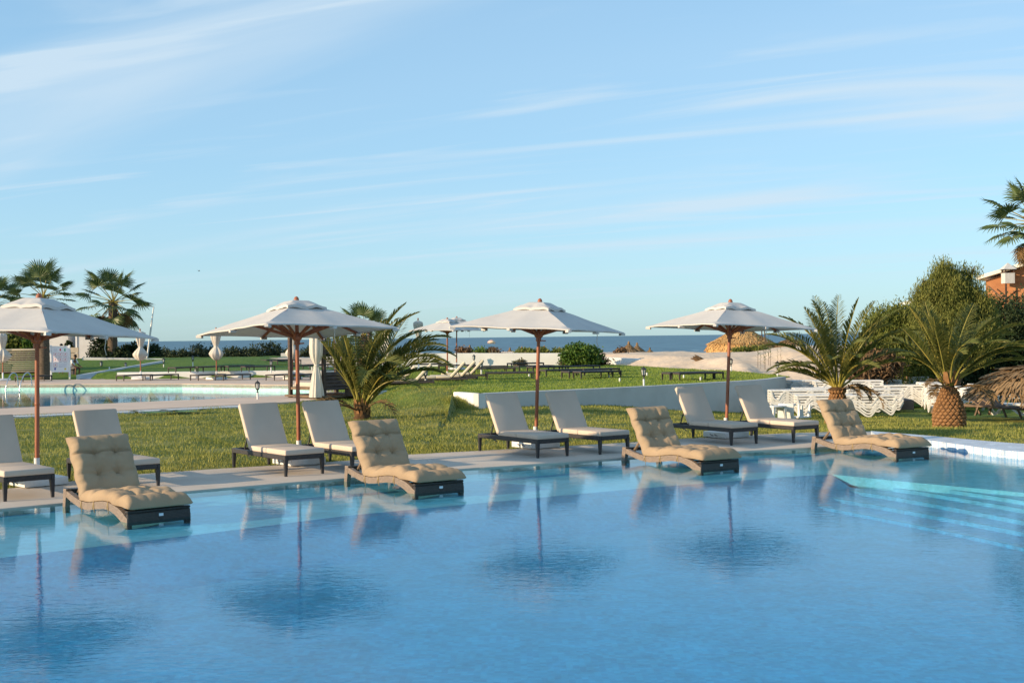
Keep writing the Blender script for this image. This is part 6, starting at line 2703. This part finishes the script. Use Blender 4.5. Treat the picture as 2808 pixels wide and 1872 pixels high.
# grey sling lounger draped beside the stacks
p = at_y(2466, 1098, 45.5)
root = empty('sling_lounger', (p.x, 45.5, -.62), R(-6))
tag(root, 'grey sling lounger standing between the white stacks', 'sun lounger')
mb = MB()
mb.box((0, 0, .34), (.68, 1.6, .03))
mb.add([(-.34, -.81, .355), (.34, -.81, .355), (.34, -.80, .02), (-.34, -.80, .02)], [(0, 1, 2, 3)])
mb.build('sling', m_greycloth, root)
for sx in (-1, 1):
    for sy in (-1, 1):
        mb = MB()
        mb.box((sx * .33, sy * .78, .16), (.035, .035, .32))
        mb.build('leg', m_blackmetal, root)

# brown loungers on the grass at the far right
m_brownsling = M('brown_sling', (0.17, 0.115, 0.075), (0.12, 0.08, 0.055), 4.0, 0.8)


def make_brown():
    root = empty('brown_lounger')
    L, W = 1.8, .62
    for sgn in (-1, 1):
        mb = MB()
        mb.bar((-L / 2, sgn * W / 2, .30), (L / 2, sgn * W / 2, .26), .05, .05)
        mb.build('side_rail', m_brownwood, root)
        for x, lean in ((-L / 2 + .1, -.12), (L / 2 - .25, .14)):
            lg = MB()
            lg.bar((x, sgn * W / 2, .27), (x + lean, sgn * W / 2, 0), .045, .05)
            lg.build('leg', m_brownwood, root)
    mb = MB()
    mb.add([(-L / 2, -W / 2, .315), (L / 2, -W / 2, .275), (L / 2, W / 2, .275), (-L / 2, W / 2, .315)], [(0, 1, 2, 3)])
    mb.build('sling', m_brownsling, root)
    bk = MB()
    bk.bar((-.25, -W / 2 + .04, .30), (-.92, -W / 2 + .04, .62), .03, .04)
    bk.bar((-.25, W / 2 - .04, .30), (-.92, W / 2 - .04, .62), .03, .04)
    bk.add([(-.25, -W / 2 + .05, .31), (-.92, -W / 2 + .05, .63), (-.92, W / 2 - .05, .63), (-.25, W / 2 - .05, .31)], [(0, 1, 2, 3)])
    bk.build('backrest', m_brownsling, root)
    return root


brn = Proto(make_brown())
G = 'brown loungers on the grass at the right'
for px, py, Y, z, a, lab in ((2640, 1108, 40.5, -.50, -50, 'brown wooden lounger partly hidden behind the pineapple trunk'), (2722, 1118, 39.5, -.50, -62, 'brown wooden lounger with legs showing, right of the pineapple trunk'),
                             (2760, 1121, 39.0, -.50, -60, 'brown wooden lounger nearest the right edge, beside the low white one')):
    q = at_y(px, py, Y)
    brn.place((q.x, Y, z), R(a), lab, G)
q = at_y(2800, 1112, 40.0)
o = plast.place((q.x, 40.0, -.52), R(-28), 'single low white lounger with a dark underside at the right edge', 'single white loungers')

# ------------------------------------------------------------------ straw shade at the right edge
def shaggy(root, prof, n, seed, mat, name='thatch', length=.5, wob=.06):
    """a thatched cone: a solid body and bundles of straw lying on it in courses"""
    mb = MB()
    mb.lathe([(r * .97, z) for r, z in prof], 28)
    mb.build('thatch_body', mat, root, 60)
    rg = np.random.default_rng(seed)
    P = [(r, z) for r, z in prof]
    cum = [0]
    for a, b in zip(P, P[1:]):
        cum.append(cum[-1] + math.hypot(b[0] - a[0], b[1] - a[1]))
    V, F = [], []
    for k in range(n):
        s = (rg.random() ** .75) * cum[-1]
        i = max(j for j in range(len(cum)) if cum[j] <= s + 1e-9)
        i = min(i, len(P) - 2)
        t = (s - cum[i]) / (cum[i + 1] - cum[i])
        r = P[i][0] + (P[i + 1][0] - P[i][0]) * t
        z = P[i][1] + (P[i + 1][1] - P[i][1]) * t
        d = Vector((P[i + 1][0] - P[i][0], 0, P[i + 1][1] - P[i][1])).normalized()
        if d.z > 0:
            d = -d
        an = rg.uniform(0, 2 * PI)
        er = Vector((math.cos(an), math.sin(an), 0))
        et = Vector((-er.y, er.x, 0))
        dn = (er * abs(d.x) + Vector((0, 0, -abs(d.z))) + et * rg.normal() * .18).normalized()
        nr = (er * abs(d.z) + Vector((0, 0, abs(d.x))))
        p = er * r + Vector((0, 0, z)) + nr * rg.uniform(.0, wob)
        L = length * rg.uniform(.5, 1.2)
        w = .02 + .03 * rg.random()
        o = len(V)
        V += [p - et * w, p + et * w, p + dn * L + et * w * .4 + nr * rg.uniform(-.01, .04), p + dn * L - et * w * .4 + nr * rg.uniform(-.01, .04)]
        F.append((o, o + 1, o + 2, o + 3))
    me = fast_mesh(name, np.array([tuple(v) for v in V]), np.array(F), mat)
    o = link(name, me, root)
    tag(o, kind='stuff')
    return root


q = at_y(2838, 1010, 37.0)
root = empty('straw_shade', (q.x, 37.0, -.45))
tag(root, 'shaggy brown beach shade drooping into the right picture edge', 'beach shade')
hz = q.z + .45
shaggy(root, [(.05, hz + .05), (.55, hz - .02), (1.05, hz - .18), (1.5, hz - .46), (1.72, hz - .66)], 2600, 3, m_thatch_dark, length=.55, wob=.07)
mb = MB()
mb.tube([(0, 0, -.2), (0, 0, hz)], .06, 8)
mb.build('post', m_brownwood, root, 60)

# ------------------------------------------------------------------ thatched beach parasols and the big hut
def make_beach():
    root = empty('beach_parasol')
    shaggy(root, [(.03, 2.75), (.06, 2.45), (.22, 2.28), (.6, 1.95), (1.05, 1.65), (1.45, 1.45)], 900, 5, m_thatch_dark, length=.4, wob=.06)
    mb = MB()
    mb.tube([(0, 0, -.3), (0, 0, 2.5)], .06, 8)
    mb.build('post', m_brownwood, root, 60)
    return root


bpar = Proto(make_beach())
G = 'small thatched parasols down on the beach'
for px, top, Y, s, lab in ((1288, 945, 150, 1.0, 'leftmost dark thatched parasol on the beach, above the garden wall'), (1398, 952, 150, 1.05, 'thatched parasol tip left of the middle pole, plain cone'), (1431, 949, 150, .9, 'leaning thatched parasol tip nearest the middle pole on its left'),
                           (1493, 946.5, 150, 1.0, 'thatched parasol tip just right of the middle parasol pole'), (1534, 951, 155, .9, 'low thatched parasol tip left of the round green bush'), (1629, 957, 150, .8, 'tiny thatched tip right behind the round green bush'),
                           (1651, 957, 150, .95, 'flat thatched cone right of the round green bush'), (1724, 935, 125, 1.0, 'tallest thatched parasol, left one of the overlapping two on the beach'), (1747, 939, 127, 1.0, 'second tallest thatched parasol, right one of the overlapping two'),
                           (1782, 952, 130, .8, 'small thatched parasol tip at the right end of the beach row')):
    q = at_y(px, top, Y)
    bpar.place((q.x, Y, q.z - 2.75 * s), px * .3, lab, G, s)

c = at_y(2052, 963, 100)
k100 = 100 / FPX
root = empty('thatched_hut', (c.x, 103, -.3))
tag(root, 'big straw thatched beach hut beyond the dune, orange in the evening sun', 'hut')
ztop = at_y(2075, 899, 103).z + .3
shaggy(root, [(.05, ztop), (.7, ztop - .22), (1.35, ztop - .62), (1.95, ztop - .95), (2.5, ztop - 1.22), (2.72, ztop - 1.55), (2.80, ztop - 2.3)], 9000, 8, m_thatch, length=.42, wob=.09)
mb = MB()
for x, y in ((-1.6, -1.6), (1.6, -1.6), (-1.6, 1.6), (1.6, 1.6)):
    mb2 = MB()
    mb2.tube([(x, y, -.5), (x, y, ztop - 1.6)], .09, 8)
    mb2.build('post', m_brownwood, root, 60)
q = at_y(2168, 930, 101)
root = empty('thatched_hut', (q.x, 101, -.3))
tag(root, 'darker thatched hut half hidden behind the dune, right of the big straw hut', 'hut')
zt = q.z + .3
shaggy(root, [(.05, zt), (.6, zt - .2), (1.2, zt - .6), (1.5, zt - 1.2), (1.55, zt - 1.9)], 3000, 9, m_thatch_dark, length=.42, wob=.09)
mb = MB()
mb.tube([(0, 0, -.5), (0, 0, zt - .3)], .1, 8)
mb.build('post', m_brownwood, root, 60)
for px, y0, y1, lab in ((2091, 893, 922, 'left one of the thin crossed poles on the big straw hut'), (2099, 893, 924, 'right one of the thin crossed poles on the big straw hut')):
    a, b_ = at_y(px - 3, y0, 99.5), at_y(px + 3, y1, 99.5)
    mb = MB()
    mb.tube([a, b_ + Vector((0, .6, -.3))], .045, 6)
    o = mb.build('hut_pole', m_twig, None, 60)
    tag(o, lab, 'pole', 'poles on the thatched hut')


# ------------------------------------------------------------------ brick house at the right
Y = 62.0
def hp(px, py, Y=62.0):
    return at_y(px, py, Y)


HR = R(-30)
root = empty('brick_house', (hp(2690, 766).x, Y, -.7), HR)
tag(root, 'orange brick house with pale sloping roof edge at the right edge above the shrubs', 'house')
o0 = root.location
ea, eb = hp(2688, 766), hp(2870, 697)
A_ = ea - o0
B_ = eb - o0
B_.x = A_.x + (B_.x - A_.x) / math.cos(HR) * 1.12
mb = MB()
mb.prism([(A_.x + .25, 0, 0), (B_.x + 6, 0, 0), (B_.x + 6, 0, B_.z + 2.2), (A_.x + .25, 0, A_.z - .08)], (0, 7, 0))
mb.build('wall', m_brick, root)
sl = (B_ - A_).normalized()
rl = 12.5
up = Vector((-sl.z, 0, sl.x))
mb = MB()
P0 = A_ - sl * .1
v = []
for dy in (-.4, 8.0):
    for (s_, h_) in ((0, 0), (rl, 0), (rl, .16), (0, .16)):
        q = P0 + sl * s_ + up * h_
        v.append((q.x, dy, q.z))
mb.add(v, [(0, 1, 2, 3), (7, 6, 5, 4), (0, 4, 5, 1), (3, 2, 6, 7), (0, 3, 7, 4), (1, 5, 6, 2)])
mb.build('roof', m_verge, root)
mb = MB()
for k in range(3):
    mb.box((A_.x + 3.0 + k * 2.2, -.03, A_.z - 1.2), (1.0, .06, 1.1))
    break
wz = (hp(2800, 812) - o0).z
mb = MB()
mb.box((2.35, -.02, wz), (.7, .06, .35))
mb.build('window', m_darkwood, root)
# vent housing on a bracket in front of the wall
vx0, vx1 = (hp(2751, 760) - o0).x, (hp(2778, 760) - o0).x
vt = empty('vent_housing', (hp(2764, 760, Y - 1.1).x, Y - 1.1, 0))
tag(vt, 'pale boxed roof vent with a pyramid cap, standing in front of the brick gable', 'vent')
w = (vx1 - vx0) * .98
zb_, zt_ = at_y(2764, 777, Y - 1.1).z, at_y(2764, 750, Y - 1.1).z
mb = MB()
mb.box((0, 0, (zb_ + zt_) / 2), (w, w, zt_ - zb_))
mb.build('box', m_greybox, vt)
zc_ = at_y(2764, 738.5, Y - 1.1).z
for sx in (-1, 1):
    for sy in (-1, 1):
        mb = MB()
        mb.box((sx * (w / 2 - .03), sy * (w / 2 - .03), (zt_ + zc_) / 2), (.05, .05, zc_ - zt_))
        mb.build('corner_post', m_darkwood, vt)
mb = MB()
mb.box((0, 0, zt_ + .012), (w * 1.04, w * 1.04, .025))
za = at_y(2769, 720, Y - 1.1).z
h_ = w * .66
mb.add([(-h_, -h_, zc_), (h_, -h_, zc_), (h_, h_, zc_), (-h_, h_, zc_), (0, 0, za)], [(0, 1, 4), (1, 2, 4), (2, 3, 4), (3, 0, 4), (0, 3, 2, 1)])
mb.build('pyramid_cap', m_greybox, vt)
mb = MB()
mb.bar((-.1, 0, zb_ - .02), (-.1, 0, -.7), .07)
mb.build('mast', m_darkwood, vt)
for dx in (-.75, .9):
    mb = MB()
    mb.bar((dx, .5, zb_ - .1), (-.1, 0, zb_ - .75 - (.1 if dx < 0 else 0)), .05)
    mb.build('brace', m_darkwood, vt)
# low lean-to verge at the left of the tamarisk
a, b_ = hp(2521, 826, 58), hp(2566, 808, 58)
root = empty('lean_to', ((a.x + b_.x) / 2, 58, -.6))
tag(root, 'small lean-to with a thin pale roof edge showing left of the tamarisk', 'shed')
mb = MB()
A_, B_ = a - root.location, b_ - root.location
mb.add([(A_.x, -.0, A_.z), (B_.x + 1.2, 0, B_.z + .32), (B_.x + 1.2, 0, B_.z + .22), (A_.x, 0, A_.z - .09), (A_.x, 3, A_.z), (B_.x + 1.2, 3, B_.z + .32), (B_.x + 1.2, 3, B_.z + .22), (A_.x, 3, A_.z - .09)],
       [(0, 1, 2, 3), (7, 6, 5, 4), (0, 4, 5, 1), (3, 2, 6, 7), (0, 3, 7, 4), (1, 5, 6, 2)])
mb.build('roof', m_verge, root)
for x in (A_.x + .1, A_.x + .55):
    mb = MB()
    mb.box((x, .1, (A_.z - .1) / 2), (.09, .09, A_.z - .12))
    mb.build('post', m_brick, root)

# ------------------------------------------------------------------ white buildings at the far left
Y = 104.0
a, b_ = at_y(130, 985, Y), at_y(187, 985, Y)
ztop = at_y(160, 886, Y).z
root = empty('white_building', ((a.x + b_.x) / 2, Y, 0.3))
tag(root, 'plain white rounded building behind the rules board', 'building')
w = (b_.x - a.x)
mb = MB()
pf = [(-w / 2, 0, -.3)] + [(-w / 2 * math.cos(PI * t / 16), 0, ztop - .9 + .6 * math.sin(PI * t / 16)) for t in range(17)] + [(w / 2, 0, -.3)]
mb.prism(pf, (0, 3.0, 0))
mb.build('wall', m_whitewall_shade, root, 30)
a, b_ = at_y(214, 985, Y), at_y(296, 985, Y)
root = empty('white_building', (a.x, Y - .5, 0.3))
tag(root, 'white building with a curved falling roof, left of the lone fan palm', 'building')
w = b_.x - a.x
za, zb_ = at_y(214, 905, Y).z - .3, at_y(296, 938, Y).z - .3
mb = MB()
pf = [(0, 0, -.3), (0, 0, za)] + [(w * math.sin(PI / 2 * t / 12), 0, zb_ + (za - zb_) * math.cos(PI / 2 * t / 12)) for t in range(1, 13)] + [(w, 0, -.3)]
mb.prism(pf, (0, 3.2, 0))
mb.build('wall', m_whitewall_shade, root, 30)
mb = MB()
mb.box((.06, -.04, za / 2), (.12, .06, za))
mb.build('painted_sun_edge', m_whitewall, root)  # added strip; its paler plaster stands in for sun on the corner
# cream slatted wall between them
Y = 99.0
a, b_ = at_y(190, 984, Y), at_y(216, 984, Y)
root = empty('board_wall', (a.x, Y, 0.3))
tag(root, 'cream wall of wide horizontal boards in the gap left of the curved white building', 'wall')
w = b_.x - a.x
ztop = at_y(200, 952, Y).z - .3
nb_ = 4
for k in range(nb_):
    mb = MB()
    h = (ztop + .3) / nb_
    mb.box((w / 2, 0, -.3 + h * (k + .5)), (w, .12 + .01 * (k % 2), h - .035))
    mb.build('board', m_beige, root)
mb = MB()
mb.box((-.25, -.05, ztop / 2 - .2), (.5, .16, ztop))
mb.build('end_pillar', m_whitewall, root)

# mast against the sky
a, b_ = at_y(409, 938, 96), at_y(421.5, 841, 96)
mb = MB()
pts = [a + (b_ - a) * t for t in (-.6, 0, .3, .62, .64, 1)]
mb.tube(pts, [.07, .07, .07, .068, .055, .045], 8)
o = mb.build('leaning_mast', m_whitemetal, None, 60)
tag(o, 'thin white leaning mast against the sky right of the lone fan palm', 'mast')

# green mats on the near lawn
mb = MB()
rows = []
for i in range(13):
    rows.append([])
    for j in range(5):
        x, y = i / 12 * 1.35, j / 4 * .5
        rows[-1].append((x, y, .02 + .07 * max(0, math.sin(i / 12 * PI * 2.3 + .5)) * (1 - .6 * j / 4)))
mb.grid(rows)
mm = mb.mesh('green_mat', m_mat_green, 180)
for px, py, rz, lab in ((352, 1134, 5, 'green rubber mat rumpled on the grass beside the pale pool edge, left one'), (432, 1131, 3, 'green rubber mat lying on the grass beside the pale pool edge, right one')):
    o = link('green_mat', mm)
    o.location = hit(px, py, .02)
    o.rotation_euler = (0, 0, R(rz))
    tag(o, lab, 'mat', 'green mats on the near lawn')

# float on the sea, bird, driftwood
q = at_y(1348, 934, 330)
root = empty('sea_float', (q.x, 330, -1.5))
tag(root, 'small pink and yellow float on the blue sea right of the distant parasols', 'float')
root.location.z = at_y(1348, 941.5, 330).z
mb = MB()
mb.lathe([(.9, .0), (1.1, .25), (.95, .55), (.55, .80), (.1, .92)], 14, 0, Matrix.Scale(1.0, 4))
o = mb.build('hull', m_pinkf, root, 60)
mb = MB()
for k in range(5):
    mb.box((-.9 + k * .42, -.75, .05), (.2, .3, .3))
mb.build('fender', m_beige, root)
q = at_y(546, 743, 90)
root = empty('bird', q, R(40))
root.scale = (.55,) * 3
tag(root, 'tiny dark bird gliding in the sky right of the fan palms', 'bird')
mb = MB()
mb.lathe([(.005, -.16), (.03, -.10), (.04, 0), (.025, .09), (.008, .14)], 8, 0, Matrix.Rotation(PI / 2, 4, 'Y'))
mb.build('body', m_bird, root, 60)
for s_ in (-1, 1):
    mb = MB()
    mb.add([(.05, 0, .01), (-.05, 0, .01), (-.09, s_ * .22, .10), (-.02, s_ * .20, .10), (-.10, s_ * .38, .05)], [(0, 1, 2, 3), (3, 2, 4)])
    mb.build('wing', m_bird, root)
for px, py, s, lab in ((1918, 988, 1.0, 'broken brown stump lying in the sand left of the fourth parasol pole'), (2190, 1006, .7, 'crooked piece of driftwood on the sand right of the corner lantern'), (2250, 1036, 1.0, 'brown heap of dry weed on the sand behind the white stacks')):
    q = on_sand(px, py)
    mb = MB()
    rg_ = random.Random(int(px))
    for k in range(5):
        d = Vector((rg_.uniform(-1, 1), rg_.uniform(-.4, .4), rg_.uniform(0, .55))).normalized() * .42 * s
        mb.tube([Vector((-.1 + .08 * k, 0, .0)), Vector((-.1 + .08 * k, 0, .06)) + d * .5, Vector((-.1 + .08 * k, 0, .04)) + d], [.09 * s, .07 * s, .02 * s], 6)
    o = mb.build('driftwood', m_dryleaf, None, 60)
    o.location = q
    tag(o, lab, 'driftwood', 'wood and weed lying on the sand')
